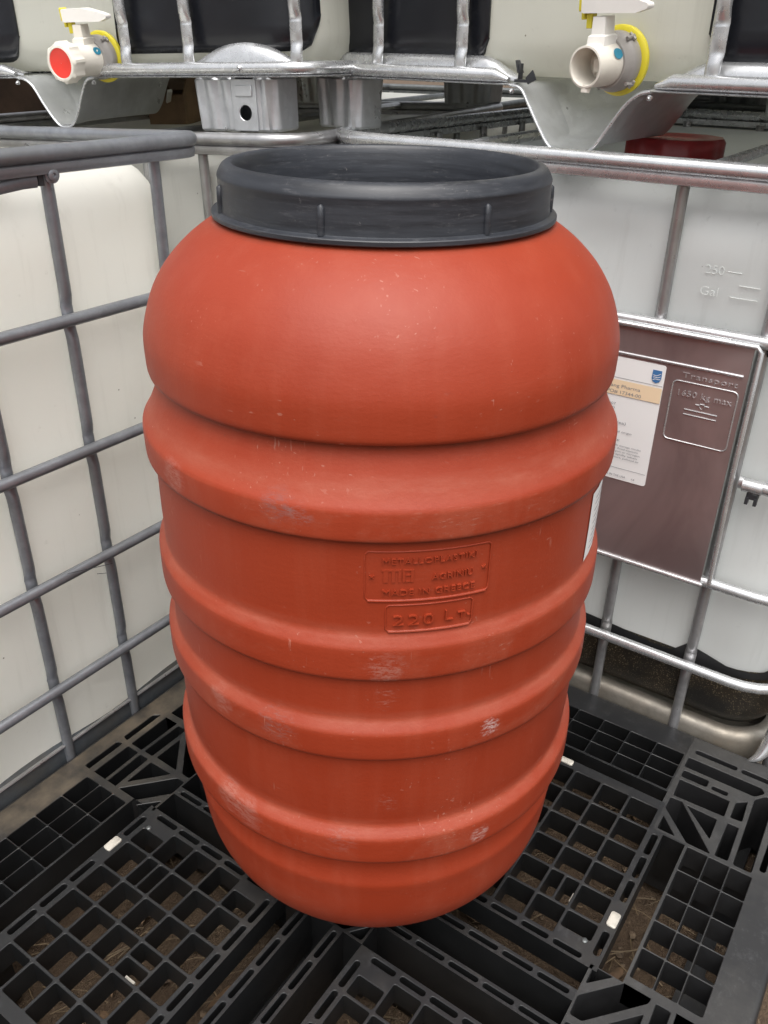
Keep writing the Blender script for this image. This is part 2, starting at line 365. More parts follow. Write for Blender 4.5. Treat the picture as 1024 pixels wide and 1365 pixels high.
def text_geo(s, size=1.0, extrude=0.0, offset=0.0, res=3, spacing=1.0):
    cu = bpy.data.curves.new('lettering', 'FONT'); cu.body = s; cu.size = size; cu.extrude = extrude; cu.offset = offset; cu.resolution_u = res; cu.space_character = spacing
    ob = bpy.data.objects.new('lettering', cu); COL.objects.link(ob)
    dg = bpy.context.evaluated_depsgraph_get(); ev = ob.evaluated_get(dg); me = ev.to_mesh()
    vs_ = [tuple(v.co) for v in me.vertices]; fs = [tuple(p.vertices) for p in me.polygons]
    ev.to_mesh_clear(); bpy.data.objects.remove(ob); bpy.data.curves.remove(cu)
    return vs_, fs
def text_fit(s, x0, x1, y0, h, extrude=0.0, offset=0.0, spacing=1.0):
    """lettering scaled to run x0..x1 with capital height h from baseline y0"""
    vs_, fs = text_geo(s, 1.0, 1.0 if extrude else 0.0, offset, spacing=spacing)
    xs = [v[0] for v in vs_]; sx = (x1 - x0) / (max(xs) - min(xs)); mn = min(xs); sy = h / .70
    return [(x0 + (v[0] - mn) * sx, y0 + v[1] * sy, v[2] * extrude) for v in vs_], fs

def planar(outer, holes, z_top, depth, cham=.0008, side=True, bottom=True):
    """solid plate with holes: list of (x, y) polygons; returns MB. depth may be a number; chamfered hole edges"""
    mb = MB()
    def grow(poly, d):
        n = len(poly); area = sum(poly[i][0] * poly[(i + 1) % n][1] - poly[(i + 1) % n][0] * poly[i][1] for i in range(n))
        sgn = 1 if area > 0 else -1; out = []
        for i in range(n):
            p0, p, p1 = Vector(poly[i - 1]), Vector(poly[i]), Vector(poly[(i + 1) % n])
            e0 = (p - p0).normalized(); e1 = (p1 - p).normalized()
            n0 = Vector((e0.y, -e0.x)) * sgn; n1 = Vector((e1.y, -e1.x)) * sgn
            b = (n0 + n1); L = b.length
            if L < 1e-6: out.append(tuple(p + n0 * d)); continue
            b /= L; out.append(tuple(p + b * (d / max(.35, b.dot(n0)))))
        return out
    def fill(loops, z, flip):
        pts = []; edges = []
        for lp in loops:
            o = len(pts); pts += [Vector((p[0], p[1])) for p in lp]; edges += [(o + i, o + (i + 1) % len(lp)) for i in range(len(lp))]
        faces = [tuple(range(len(loops[0])))]
        v2, e2, f2, *_ = delaunay_2d_cdt(pts, edges, [], 0, 1e-7)
        def inside(p, poly):
            c = False; n = len(poly); j = n - 1
            for i in range(n):
                xi, yi = poly[i]; xj, yj = poly[j]
                if (yi > p[1]) != (yj > p[1]) and p[0] < (xj - xi) * (p[1] - yi) / (yj - yi + 1e-12) + xi: c = not c
                j = i
            return c
        fs = []
        for f in f2:
            cx = sum(v2[i].x for i in f) / len(f); cy = sum(v2[i].y for i in f) / len(f)
            if not inside((cx, cy), loops[0]): continue
            if any(inside((cx, cy), h) for h in loops[1:]): continue
            a = sum(v2[f[i]].x * v2[f[(i + 1) % len(f)]].y - v2[f[(i + 1) % len(f)]].x * v2[f[i]].y for i in range(len(f)))
            f = tuple(f) if a > 0 else tuple(f)[::-1]
            fs.append(f[::-1] if flip else f)
        mb.add([(p.x, p.y, z) for p in v2], fs)
    big = [grow(h, cham) for h in holes]
    fill([outer] + big, z_top, False)
    if bottom: fill([outer] + holes, z_top - depth, True)
    for h, g in zip(holes, big):
        n = len(h); area = sum(h[i][0] * h[(i + 1) % n][1] - h[(i + 1) % n][0] * h[i][1] for i in range(n))
        hh, gg = (h, g) if area < 0 else (h[::-1], g[::-1])
        mb.loft([[(*p, z_top - depth) for p in hh], [(*p, z_top - cham) for p in hh], [(*p, z_top) for p in gg]], True)
    if side:
        n = len(outer); area = sum(outer[i][0] * outer[(i + 1) % n][1] - outer[(i + 1) % n][0] * outer[i][1] for i in range(n))
        oo = outer if area > 0 else outer[::-1]
        mb.loft([[(*p, z_top - depth) for p in oo], [(*p, z_top) for p in oo]], True)
    return mb
def rhole(x0, x1, y0, y1, r=.004):
    x0, x1 = min(x0, x1), max(x0, x1); y0, y1 = min(y0, y1), max(y0, y1)
    r = min(r, (x1 - x0) * .49, (y1 - y0) * .49)
    return [(a[0], a[1]) for a in rrect(x0, x1, y0, y1, r, 2)]
def polyr(pts, r=.003):
    """small rounding of a polygon's corners"""
    out = []; n = len(pts)
    for i in range(n):
        p0, p, p1 = Vector(pts[i - 1]), Vector(pts[i]), Vector(pts[(i + 1) % n])
        a = p + (p0 - p).normalized() * min(r, (p0 - p).length * .4); b = p + (p1 - p).normalized() * min(r, (p1 - p).length * .4)
        out += [tuple(a), tuple((a + b + p * 2) / 4), tuple(b)]
    return out

# ================================================================ GROUND
def build_ground():
    mb = MB()
    # fine, lumpy soil round the pallets, one sheet running on to the horizon
    xs = list(np.arange(-1.0, 2.4, .03)); ys = list(np.arange(-.6, 2.2, .03))
    xs = [-300, -60, -12, -4, -2] + xs + [3, 5, 12, 60, 300]; ys = [-300, -60, -12, -4, -1.5] + ys + [3, 5, 12, 60, 300]
    vs_ = []
    for x in xs:
        for y in ys:
            z = -.152 + (noise.noise(Vector((x * 9, y * 9, 1.3))) * .008 + noise.noise(Vector((x * 30, y * 30, 4.1))) * .005 if abs(x) < 5 and abs(y) < 5 else 0)
            vs_.append((x, y, z))
    ny = len(ys); fs = [(i * ny + j, (i + 1) * ny + j, (i + 1) * ny + j + 1, i * ny + j + 1) for i in range(len(xs) - 1) for j in range(ny - 1)]
    mb.add(vs_, fs)
    o = mb.build('ground', M_SOIL, None, 180); tag(o, kind='structure', label='bare brown soil under and beside the black pallet')
    # litter: straw, clods, leaf scraps
    rnd = random.Random(3); mb = MB()
    for i in range(1700):
        x = rnd.uniform(-.15, 1.45); y = rnd.uniform(-.1, 1.6); 
        if y > 1.1: x = rnd.uniform(-.35, 1.2)
        a = rnd.uniform(0, PI); L = rnd.uniform(.015, .075); z = -.146 + rnd.uniform(0, .012)
        bend = rnd.uniform(-.4, .4); w_ = rnd.uniform(.0005, .0012); pts = []
        for k in range(4):
            t = k / 3; pts.append((x + math.cos(a + bend * t) * L * t, y + math.sin(a + bend * t) * L * t, z + math.sin(t * PI) * .004 + t * rnd.uniform(0, .006)))
        mb.tube(pts, w_, 3, caps=False)
    tag(mb.build('straw', M_STRAW, None, 60), 'dry straw stalks scattered over the brown soil', 'straw', kind='stuff')
    mb = MB()
    for i in range(1500):
        x = rnd.uniform(-.2, 1.5); y = rnd.uniform(-.1, 1.6); r = rnd.uniform(.002, .009) * rnd.uniform(.5, 1)
        z = -.148
        st = len(mb.v); vv = [(1, 0, 0), (0, 1, 0), (-1, 0, 0), (0, -1, 0), (0, 0, .8), (.7, .7, .3), (-.7, .6, .35), (-.6, -.7, .3), (.65, -.6, .4)]
        vv = [(x + a * r * rnd.uniform(.7, 1.2), y + b * r * rnd.uniform(.7, 1.2), z + c * r) for a, b, c in vv]
        mb.add(vv, [(0, 5, 4), (5, 1, 4), (1, 6, 4), (6, 2, 4), (2, 7, 4), (7, 3, 4), (3, 8, 4), (8, 0, 4)])
    tag(mb.build('clods', M_PEBBLE, None, 30), 'small crumbs and clods of soil lying on the ground', 'clods', kind='stuff')
    mb = MB()
    for i in range(160):
        x = rnd.uniform(.1, 1.3); y = rnd.uniform(0, 1.5); a = rnd.uniform(0, 2 * PI); L = rnd.uniform(.012, .03); W_ = L * rnd.uniform(.3, .5)
        z = -.141; c, s = math.cos(a), math.sin(a); pts = []
        for (u, v_, h) in ((-1, 0, 0), (-.4, .8, .3), (.5, .6, .5), (1, 0, .2), (.5, -.6, .1), (-.4, -.8, .4)):
            pts.append((x + c * u * L - s * v_ * W_, y + s * u * L + c * v_ * W_, z + h * .01))
        pts.append((x, y, z + .007))
        mb.add(pts, [(6, i_, (i_ + 1) % 6) for i_ in range(6)])
    tag(mb.build('leaf_litter', M_LEAF, None, 60), 'curled dead leaf scraps lying on the soil below the pallet', 'leaf litter', kind='stuff')

# ================================================================ PALLET
def build_pallet():
    root = empty('plastic_pallet', (0, 0, -.15), 'black openwork plastic pallet carrying the orange barrel, soil showing through its grid', 'pallet')
    PX, PY = 1.239, 1.118; cx, cy = PX / 2, PY / 2
    def mir(poly, mx, my):
        out = [((PX - x if mx else x), (PY - y if my else y)) for x, y in poly]
        return out
    def part(name, outer, holes, depth, mx, my, mat=M_PALLET, z=.15, label=None):
        o = planar(mir(outer, mx, my), [mir(h, mx, my) for h in holes], z, depth).build(name, mat, root, 35)
        if label: o['label'] = label
        return o
    P_ = [.205, .258, .3125, .366, .418, .471, .523]      # panel lines along x
    Q_ = [.2165, .2680, .3185, .3690, .4180, .4660]       # panel lines along y
    t = .0022
    # --- grid panels (4)
    for mx in (0, 1):
        for my in (0, 1):
            holes = []
            for i in range(6):
                for j in range(5):
                    x0, x1, y0, y1 = P_[i] + t, P_[i + 1] - t, Q_[j] + t, Q_[j + 1] - t
                    if i == 5 and j in (0, 4): x1 = x0 + .030
                    if i == 4 and j == 1: # divided cell
                        ym = (y0 + y1) / 2; holes += [rhole(x0, x1, y0, ym - .002, .003), rhole(x0, x1, ym + .002, y1, .003)]; continue
                    if i == 2 and j == 3 and mx:
                        xm = (x0 + x1) / 2; holes += [rhole(x0, xm - .002, y0, y1, .003), rhole(xm + .002, x1, y0, y1, .003)]; continue
                    holes.append(rhole(x0, x1, y0, y1, .0032))
            for i in range(1, 6):  # slots of the outer side frame
                if not (i == 4): holes.append(rhole(P_[i] + .004, P_[i + 1] - .004, .1995, .2095, .004))
                else: holes.append(rhole(P_[i] + .036, P_[i] + .046, .1995, .2095, .004))
            for i in range(0, 6): holes.append(rhole(P_[i] + .004, P_[i + 1] - .004, .4705, .4795, .004))
            for j in range(0, 5): holes.append(rhole(.5275, .5365, Q_[j] + .004, Q_[j + 1] - .004, .004))
            outer = [(.187, .218), (.205, .218), (.205, .2095 + .003), (.252, .2095 + .003), (.252, .194), (.542, .194), (.542, .4865), (.187, .4865)]
            outer = [(.187, .212), (.252, .212), (.252, .194), (.542, .194), (.542, .4865), (.187, .4865)]
            p = part('grid_panel', outer, holes, .042, mx, my, M_PALLET)
            # rivet
            rx, ry = (.507, .226); rx, ry = mir([(rx, ry)], mx, my)[0]
            mb = MB().lathe([(.0042, .1500), (.0042, .1512), (.0028, .1522), (.001, .1524)], 14, (rx, ry), False, True)
            mb.build('rivet', M_DARKFRAME, p)
    # --- pale anti-slip pads
    def pad(x, y, lx, ly, sx, sy):
        mb = MB(); rr = rrect(x - lx / 2, x + lx / 2, y - ly / 2, y + ly / 2, .0035, 3)
        mb.loft([[(a[0], a[1], .1503) for a in rr], [(a[0], a[1], .1525) for a in rr], [(a[0] - a[2] * .001, a[1] - a[3] * .001, .1533) for a in rr]], True, False, True)
        mb.build('antislip_pad', M_PAD, root)
    for mx in (0, 1):
        for my in (0, 1):
            a = mir([(.452, .2035)], mx, my)[0]; pad(*a, .027, .0145, 1, 1)
            b = mir([(.196, .3915)], mx, my)[0]; pad(*b, .0125, .026, 1, 1)
            # white moulding tab in a cell
            if mx: c = mir([(.322, .390)], mx, my)[0]; MB().box((c[0] - .0026, c[1] - .009, .126), (c[0] + .0026, c[1] + .009, .131)).build('mould_tab', M_PAD, root)
            else: c = mir([(.437, .2725)], mx, my)[0]; MB().box((c[0] - .009, c[1] - .0026, .126), (c[0] + .009, c[1] + .0026, .131)).build('mould_tab', M_PAD, root)
    # --- corner blocks (4)
    tri = lambda *p: polyr(list(p), .0025)
    for mx in (0, 1):
        for my in (0, 1):
            H = [tri((.170, .181), (.171, .130), (.219, .129)), tri((.215, .2065), (.2465, .178), (.2465, .2065)),
                 tri((.118, .209), (.118, .123), (.158, .122), (.161, .207)), rhole(.092, .110, .165, .210), rhole(.100, .110, .130, .157, .003),
                 tri((.116, .113), (.102, .097), (.152, .094), (.154, .113)), tri((.168, .113), (.168, .095), (.246, .093), (.247, .113)),
                 polyr([(.090, .088), (.071, .073), (.071, .060), (.248, .056), (.248, .084)], .004),
                 polyr([(.056, .212), (.056, .085), (.066, .077), (.083, .090), (.083, .212)], .004),
                 rhole(.029, .040, .132, .206), rhole(.029, .040, .060, .124), rhole(.029, .040, .216 - .004, .2165) if 0 else rhole(.140, .236, .038, .047),
                 tri((.168, .2095), (.167, .190), (.2485, .120), (.2485, .158), (.196, .2095))]
            part('corner_block', [(0, 0), (.252, 0), (.252, .212), (.187, .212), (.187, .218), (0, .218)], H, .13, mx, my, M_PALLET_RIM if (mx == 0 and my == 1) else M_PALLET_DIRTY)
    # --- edge grids beside the left/right rims and back/front rims
    for my in (0, 1):
        for mx in (0, 1):
            gd = .065 if my == 0 else .045
            xs = [.2545 + i * .0535 for i in range(6)]; ys = [.0520, .0865, .1205, .1545]
            H = [rhole(xs[i] + .001, xs[i + 1] - .001, ys[j] + .001, ys[j + 1] - .001, .0025) for i in range(5) for j in range(3)]
            part('edge_grid', [(.252, .0), (.535, .0), (.535, .158), (.252, .158)], H, gd, mx, my, M_PALLET_DIRTY if my == 0 else M_PALLET_RIM)
            ys2 = [.2205 + i * .0515 for i in range(6)]; xs2 = [.052, .0865, .1210, .1555]
            H = [rhole(xs2[i] + .001, xs2[i + 1] - .001, ys2[j] + .001, ys2[j + 1] - .001, .0025) for i in range(3) for j in range(5)]
            part('edge_grid', [(.0, .218), (.160, .218), (.160, .480), (.0, .480)], H, .065, mx, my, M_PALLET)
            # deep void end walls
            part('void_wall', [(.252, .158), (.2555, .158), (.2555, .194), (.252, .194)], [], .10, mx, my)
    # --- mid side blocks (left and right)
    for my in (0, 1):
        c = .6235; H = []
        for s in (-1, 1):
            X = lambda d: c + s * d
            q = lambda pts: polyr([(X(a), b) for a, b in pts], .003)
            H += [q([(.088, .0405), (.078, .029), (.008, .029), (.005, .0405)]), q([(.094, .054), (.004, .054), (.004, .081), (.094, .083)]),
                  q([(.086, .090), (.005, .088), (.005, .108), (.086, .110)]), q([(.062, .119), (.007, .118), (.006, .168)]),
                  q([(.090, .118), (.080, .119), (.006, .184), (.006, .201), (.036, .202), (.0905, .154)]), q([(.088, .172), (.058, .200), (.088, .200)])]
        x0, x1 = .535, PX - .535
        part('middle_block', [(x0, 0), (x1, 0), (x1, .205), (x0, .205)], [h for h in H], .13, 0, my, M_PALLET_DIRTY if my == 0 else M_PALLET_RIM)
    for mx in (0, 1):
        H = []
        for s in (-1, 1):
            q = lambda pts: polyr([(b, cy + s * a) for a, b in pts], .003)
            H += [q([(.072, .0405), (.066, .029), (.008, .029), (.005, .0405)]), q([(.074, .054), (.004, .054), (.004, .081), (.074, .083)]),
                  q([(.070, .090), (.005, .088), (.005, .108), (.070, .110)]), q([(.052, .119), (.007, .118), (.006, .160)]),
                  q([(.074, .118), (.066, .119), (.006, .176), (.006, .193), (.034, .193), (.074, .150)]), q([(.073, .166), (.046, .194), (.073, .194)])]
        part('middle_block', [(0, .480), (.200, .480), (.200, PY - .480), (0, PY - .480)], H, .13, mx, 0, M_PALLET)
    # --- slotted bars between the panels
    def slots_x(x0, x1, yc, n): return [rhole(x0 + (x1 - x0) * i / n + .004, x0 + (x1 - x0) * (i + 1) / n - .004, yc - .004, yc + .004, .0035) for i in range(n)]
    for mx in (0, 1):
        for my in (0, 1):
            yc = .5295
            part('slotted_bar', [(.200, yc - .009), (.542, yc - .009), (.542, yc + .009), (.200, yc + .009)], slots_x(.205, .540, yc, 6), .085, mx, my)
            xc = .5905
            part('slotted_bar', [(xc - .009, .205), (xc + .009, .205), (xc + .009, .4865), (xc - .009, .4865)],
                 [[(p[1], p[0]) for p in h] for h in slots_x(.210, .484, xc, 5)], .085, mx, my)
    # --- centre block
    H = []
    a, b = .0775, .0725
    for sx in (-1, 1):
        for sy in (-1, 1):
            q = lambda pts: polyr([(cx + sx * u, cy + sy * v_) for u, v_ in pts], .003)
            H += [q([(.073, .046), (.046, .068), (.073, .068)]), q([(.073, .004), (.073, .037), (.036, .067), (.004, .067), (.004, .004)])]
    part('centre_block', [(cx - a, cy - b), (cx + a, cy - b), (cx + a, cy + b), (cx - a, cy + b)], H, .13, 0, 0)
    # --- rounded outer skirt
    for name, (x0, x1, y0, y1) in (('rim', (0, PX, 0, PY)),):
        mb = MB(); prof = [(0.0, .150), (.004, .1492), (.007, .146), (.0085, .141), (.0085, .108), (.006, .106)]
        rings = []
        for d, z in prof:
            rings.append([(p[0] + p[2] * d, p[1] + p[3] * d, z) for p in rrect(x0, x1, y0, y1, .0005, 5)])
        o = mb.loft(rings[::-1], True).build('rim', M_PALLET_RIM, root, 50)
    # --- bottom runners and feet
    for (x0, x1, y0, y1) in ((0.01, PX - .01, .01, .10), (0.01, PX - .01, PY - .10, PY - .01), (.01, PX - .01, cy - .05, cy + .05)):
        H = [rhole(x0 + (x1 - x0) * (i + .25) / 6, x0 + (x1 - x0) * (i + .75) / 6, y0 + .03, y1 - .03, .006) for i in range(6)]
        planar([(x0, y0), (x1, y0), (x1, y1), (x0, y1)], H, .020, .018).build('runner', M_PALLET, root)
    for (x0, x1) in ((.01, .10), (PX - .10, PX - .01), (cx - .05, cx + .05)):
        for (y0, y1) in ((.1005, cy - .0505), (cy + .0505, PY - .1005)):
            planar([(x0, y0), (x1, y0), (x1, y1), (x0, y1)], [rhole(x0 + .03, x1 - .03, y0 + .08, y1 - .08, .006)], .020, .018).build('runner', M_PALLET, root)
    # lower slab of the boxy edges, seen dark through the edge grids
    return root

# ================================================================ BARREL
BX, BY = .505, .520
def build_barrel():
    root = empty('plastic_barrel', (BX, BY, 0), 'tall ribbed orange-red plastic barrel with charcoal lid ring, standing on the black pallet', 'barrel')
    prof = []
    # rounded foot
    Rb, ro = .2665, .150
    prof.append((0, 0.002)); prof.append((.06, .001))
    for k in range(0, 11):
        a = -PI / 2 + (PI / 2) * k / 10 * .96; prof.append((Rb - ro + ro * math.cos(a), ro + ro * math.sin(a)))
    prof += [(.2685, .170), (.2702, .186), (.2700, .192), (.2680, .200), (.2655, .212), (.2640, .226), (.2640, .238)]
    def ring(z0, z1, rb0, rb1, rm):
        # crisp under-edge at z0, sloped bright shoulder on top
        return [(rb0, z0 - .008), (rb0 + .0006, z0 - .0015), (rm - .0014, z0 + .0006), (rm - .0003, z0 + .0025), (rm + .0002, z0 + .006), (rm + .0003, (z0 + z1) / 2), (rm + .0001, z1 - .0065), (rm - .0004, z1 - .0038),
                (rm - .0020, z1 - .0012), (rb1 + .0020, z1 + .0068), (rb1 + .0004, z1 + .0095), (rb1, z1 + .014)]
    prof += ring(.249, .295, .2642, .2725, .2835)
    prof += [(.2745, .335), (.2755, .385)]
    prof += ring(.423, .466, .2760, .2755, .2850)
    prof += ring(.538, .585, .2755, .2765, .2848)
    prof += [(.2770, .640), (.2768, .665)]
    prof += [(.2768, .700), (.2774, .7065), (.2790, .7085), (.2848, .7100), (.2858, .7125), (.2862, .719), (.2862, .741), (.2857, .7445), (.2838, .7475), (.2800, .7535), (.2755, .7620), (.2710, .7720), (.2675, .781), (.2645, .790), (.2630, .796), (.2626, .8000), (.2632, .8035),
             (.2660, .8050), (.2700, .8056), (.2722, .8075), (.2732, .8115), (.2736, .820), (.2737, .832), (.2730, .846), (.2700, .860), (.2650, .876), (.2580, .893), (.2490, .908), (.2390, .9215), (.2270, .934), (.2140, .9455), (.2000, .9555), (.1880, .963), (.1780, .968), (.1700, .9690)]
    mb = MB(); seg = 160
    # densify slightly with Catmull-Rom for smoothness
    P = [Vector((a, 0, b)) for a, b in prof]; dense = []
    for i in range(len(P) - 1):
        p0, p1, p2, p3 = P[max(i - 1, 0)], P[i], P[i + 1], P[min(i + 2, len(P) - 1)]
        m = 2 if (p2 - p1).length > .006 else 1
        for k in range(m):
            t = k / m
            if m == 1: q = p1
            else:
                # linear-safe hermite with limited tangents
                t1 = (p2 - p0) * .5; t2 = (p3 - p1) * .5; L = (p2 - p1).length
                if t1.length > L: t1 = t1.normalized() * L
                if t2.length > L: t2 = t2.normalized() * L
                h = (2 * t**3 - 3 * t**2 + 1, t**3 - 2 * t**2 + t, -2 * t**3 + 3 * t**2, t**3 - t**2)
                q = p1 * h[0] + t1 * h[1] + p2 * h[2] + t2 * h[3]
            dense.append((max(q.x, 0.0005), q.z))
    dense.append((prof[-1][0], prof[-1][1]))
    rings = []
    for r, z in dense:
        ring_ = []
        for k in range(seg):
            a = 2 * PI * k / seg
            rr = r * (1 + .0022 * math.cos(2 * a + .6)) + (noise.noise(Vector((math.cos(a) * 1.6, math.sin(a) * 1.6, z * 5))) * .0012 if r > .1 else 0)
            ring_.append((rr * math.cos(a), rr * math.sin(a), z))
        rings.append(ring_)
    mb.loft(rings, True, True, False)
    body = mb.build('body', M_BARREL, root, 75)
    # lid ring
    mb = MB()
    lp = [(.1700, .9675), (.1830, .9672), (.1876, .9676), (.1886, .9686), (.1886, .9722), (.1878, .9732), (.1822, .9738), (.1806, .9748), (.1800, .985), (.1797, .998), (.1796, 1.0050), (.1801, 1.0068), (.1801, 1.0082), (.1794, 1.0102), (.1770, 1.0148), (.1745, 1.0182), (.1715, 1.0203), (.1685, 1.0211), (.1655, 1.0209), (.1634, 1.0194), (.1620, 1.0165), (.1600, 1.0110), (.1580, .995), (.1565, .97), (.1550, .945), (.1500, .9330), (.1400, .930), (.05, .929), (.0005, .929)]
    mb.lathe(lp, 128, cap1=False)
    lid = mb.build('lid_ring', M_LID, root, 35)
    phi = R(34.34)
    for k in range(7):
        a = phi + R(-18.8 + 51.43 * k); rb = MB()
        # rib: rounded bar standing proud of the wall
        pts = [(.1802, .9742), (.1802, .990), (.1800, .9995), (.1795, 1.0015)]
        rb.tube([(r * math.cos(a), r * math.sin(a), z) for r, z in pts], rad=[(.0036, .0036), (.0036, .0036), (.0034, .0034), (.0012, .0012)], seg=10, up=Vector((math.cos(a), math.sin(a), 0)))
        rb.build('lid_rib', M_LID, lid, 50)
    # --- moulded maker's plate
    rad = .2772
    def wrap(deg, z, h, z0=0): a = R(deg); r = barrel_r(z) + h; return (r * math.cos(a), r * math.sin(a), z)
    tab = sorted(dense, key=lambda q: q[1])
    def barrel_r(z):
        best = [q for q in dense if q[0] > .2]
        zs = [q[1] for q in best]; rs_ = [q[0] for q in best]
        return float(np.interp(z, zs, rs_))
    def bead(d0, d1, z0, z1, name):
        path = []
        cr = .6; cz = .003
        def edge(da, za, db, zb, n):
            for k in range(n): path.append(wrap(da + (db - da) * k / n, za + (zb - za) * k / n, .0002))
        edge(d0 + cr, z0, d1 - cr, z0, 16); edge(d1 - cr, z0, d1, z0 + cz, 2); edge(d1, z0 + cz, d1, z1 - cz, 6); edge(d1, z1 - cz, d1 - cr, z1, 2)
        edge(d1 - cr, z1, d0 + cr, z1, 16); edge(d0 + cr, z1, d0, z1 - cz, 2); edge(d0, z1 - cz, d0, z0 + cz, 6); edge(d0, z0 + cz, d0 + cr, z0, 2)
        MB().tube(path, .0010, 8, closed=True).build(name, M_BARREL, body, 60)
        MB().tube([wrap(d0 + cr + (d1 - d0 - 2 * cr) * k / 16, z0 - .0006, .0) for k in range(17)], .0019, 8).build(name, M_BARREL, body, 60)  # extra tube added so the frame's lower edge shows as a bright line
    bead(31.5, 58.4, .6385, .6960, 'raised_frame'); bead(35.9, 55.0, .5995, .6323, 'raised_frame')
    D = PI / 180 * rad
    def letter(s, d0, d1, zb, h, name='raised_lettering', spacing=1.1, off=-.010):
        vs_, fs = text_fit(s, d0 * D, d1 * D, zb, h, extrude=.0024, offset=off, spacing=spacing)
        mb = MB().add([wrap(v[0] / D, v[1], v[2] + .0002) for v in vs_], fs); mb.build(name, M_BARREL, body, 30)
    letter('METALLOPLASTIKI', 35.1, 55.0, .6825, .0064); letter('AGRINIU', 45.4, 54.4, .6620, .0068); letter('MADE IN GREECE', 35.2, 55.0, .6455, .0068)
    letter('220', 37.5, 46.3, .6075, .0130, spacing=1.15, off=-.012); letter('L', 48.8, 50.6, .6095, .0130, off=-.02); letter('T-', 51.6, 54.5, .6095, .0085, off=-.02)
    # block monogram: m and a
    mb = MB()
    def blk(d0, d1, z0, z1):
        n = 4; f = []
        for h in (-.0005, .0012):
            f.append([wrap(d0 + (d1 - d0) * k / n, z0, h) for k in range(n + 1)] + [wrap(d1 - (d1 - d0) * k / n, z1, h) for k in range(n + 1)])
        mb.loft(f, True, True, True)
    blk(34.9, 38.9, .6735, .6755); blk(35.3, 36.3, .6605, .6733); blk(37.0, 37.7, .6605, .6733); blk(38.4, 38.9, .6605, .6733)
    blk(39.3, 41.6, .6735, .6755); blk(39.3, 39.8, .6605, .6733); blk(41.0, 41.6, .6605, .6733); blk(39.9, 40.9, .6680, .6694); blk(39.9, 40.9, .6605, .6622)
    mb.build('raised_monogram', M_BARREL, body, 30)
    for d in (32.9, 57.0):
        letter('4' if d > 50 else 'x', d - .5, d + .5, .666, .005, 'raised_mark')
    # white sticker wrapping the right side
    def sheet(d0, d1, z0, z1, h, nz=4, nd=6):
        mb = MB(); vs_ = [wrap(d0 + (d1 - d0) * i / nd, z0 + (z1 - z0) * j / nz, h) for j in range(nz + 1) for i in range(nd + 1)]
        fs = [(j * (nd + 1) + i, j * (nd + 1) + i + 1, (j + 1) * (nd + 1) + i + 1, (j + 1) * (nd + 1) + i) for j in range(nz) for i in range(nd)]
        return mb.add(vs_, fs)
    st = sheet(94.8, 122, .600, .690, .0006).build('sticker', M_PAPER, body)
    mb = MB()
    for k, (zz, hh) in enumerate(((.676, .004), (.668, .0025), (.660, .0025), (.648, .0035), (.640, .0025), (.632, .0025), (.622, .0035), (.612, .0025))):
        vs_, fs = text_fit(['BARREL 220', 'food grade', 'LOT 0417', 'HDPE 220', 'keep upright', 'store dry', 'GREECE', '2019'][k], 98 * D, (112 + (k % 3) * 3) * D, zz, hh)
    # faint printed lines only (unreadable in the photograph)
    for k in range(9):
        z0 = .610 + k * .0085; d1 = 104 + (k * 7 % 5) * 2.5
        mm = sheet(98.0, d1, z0, z0 + .0014, .0010, 1, 4); mb.add(mm.v, mm.f)
    mb.build('sticker_print', M_INKGREY, body, flat=True)
    return root

# ================================================================ IBC TOTES
def frame_matrix(origin, direction, tilt=0.0):
    """local x along the front face (left to right as seen), local y into the tote, z up"""
    d = Vector((direction[0], direction[1], 0)).normalized(); y = Vector((0, 0, 1)).cross(d)
    X = d * math.cos(tilt) + Vector((0, 0, 1)) * math.sin(tilt); Z = X.cross(y)
    m = Matrix(((X.x, y.x, Z.x, origin[0]), (X.y, y.y, Z.y, origin[1]), (X.z, y.z, Z.z, origin[2]), (0, 0, 0, 1)))
    return m

def tank_mesh(x0, x1, y0, y1, z0, z1, rc, rv, bulge=.004, offs=0.0, keep=None, step=.03, zstep=.035):
    levels = []
    for k in range(7): a = PI / 2 * k / 6; levels.append((z0 + rv - rv * math.cos(a), rv * (1 - math.sin(a))))
    nz = max(2, int((z1 - z0 - 2 * rv) / zstep))
    for k in range(1, nz): levels.append((z0 + rv + (z1 - z0 - 2 * rv) * k / nz, 0.0))
    for k in range(7): a = PI / 2 * k / 6; levels.append((z1 - rv + rv * math.sin(a), rv * (1 - math.cos(a))))
    base = rrect(x0, x1, y0, y1, rc, 8, 0, step)
    rings = []
    for z, ins in levels:
        ring_ = []
        for (x, y, nx, ny) in base:
            ins2 = min(ins, rc - .004)
            b = bulge * math.sin(x * 18.5) * math.sin(z * 15 + .6) if ins == 0 else 0
            ring_.append((x - nx * (ins2 - offs - b), y - ny * (ins2 - offs - b), z))
        rings.append(ring_)
    mb = MB()
    if keep is None: return mb.loft(rings, True, True, True)
    n = len(base); vs_ = [p for r in rings for p in r]; fs = []
    for j in range(len(rings) - 1):
        for i in range(n):
            i2 = (i + 1) % n; q = (j * n + i, j * n + i2, (j + 1) * n + i2, (j + 1) * n + i)
            c = [sum(vs_[t_][k] for t_ in q) / 4 for k in range(3)]
            if keep(c, base[i]): fs.append(q)
    used = sorted({i for f in fs for i in f}); mp = {u: k for k, u in enumerate(used)}
    return mb.add([vs_[u] for u in used], [tuple(mp[i] for i in f) for f in fs])

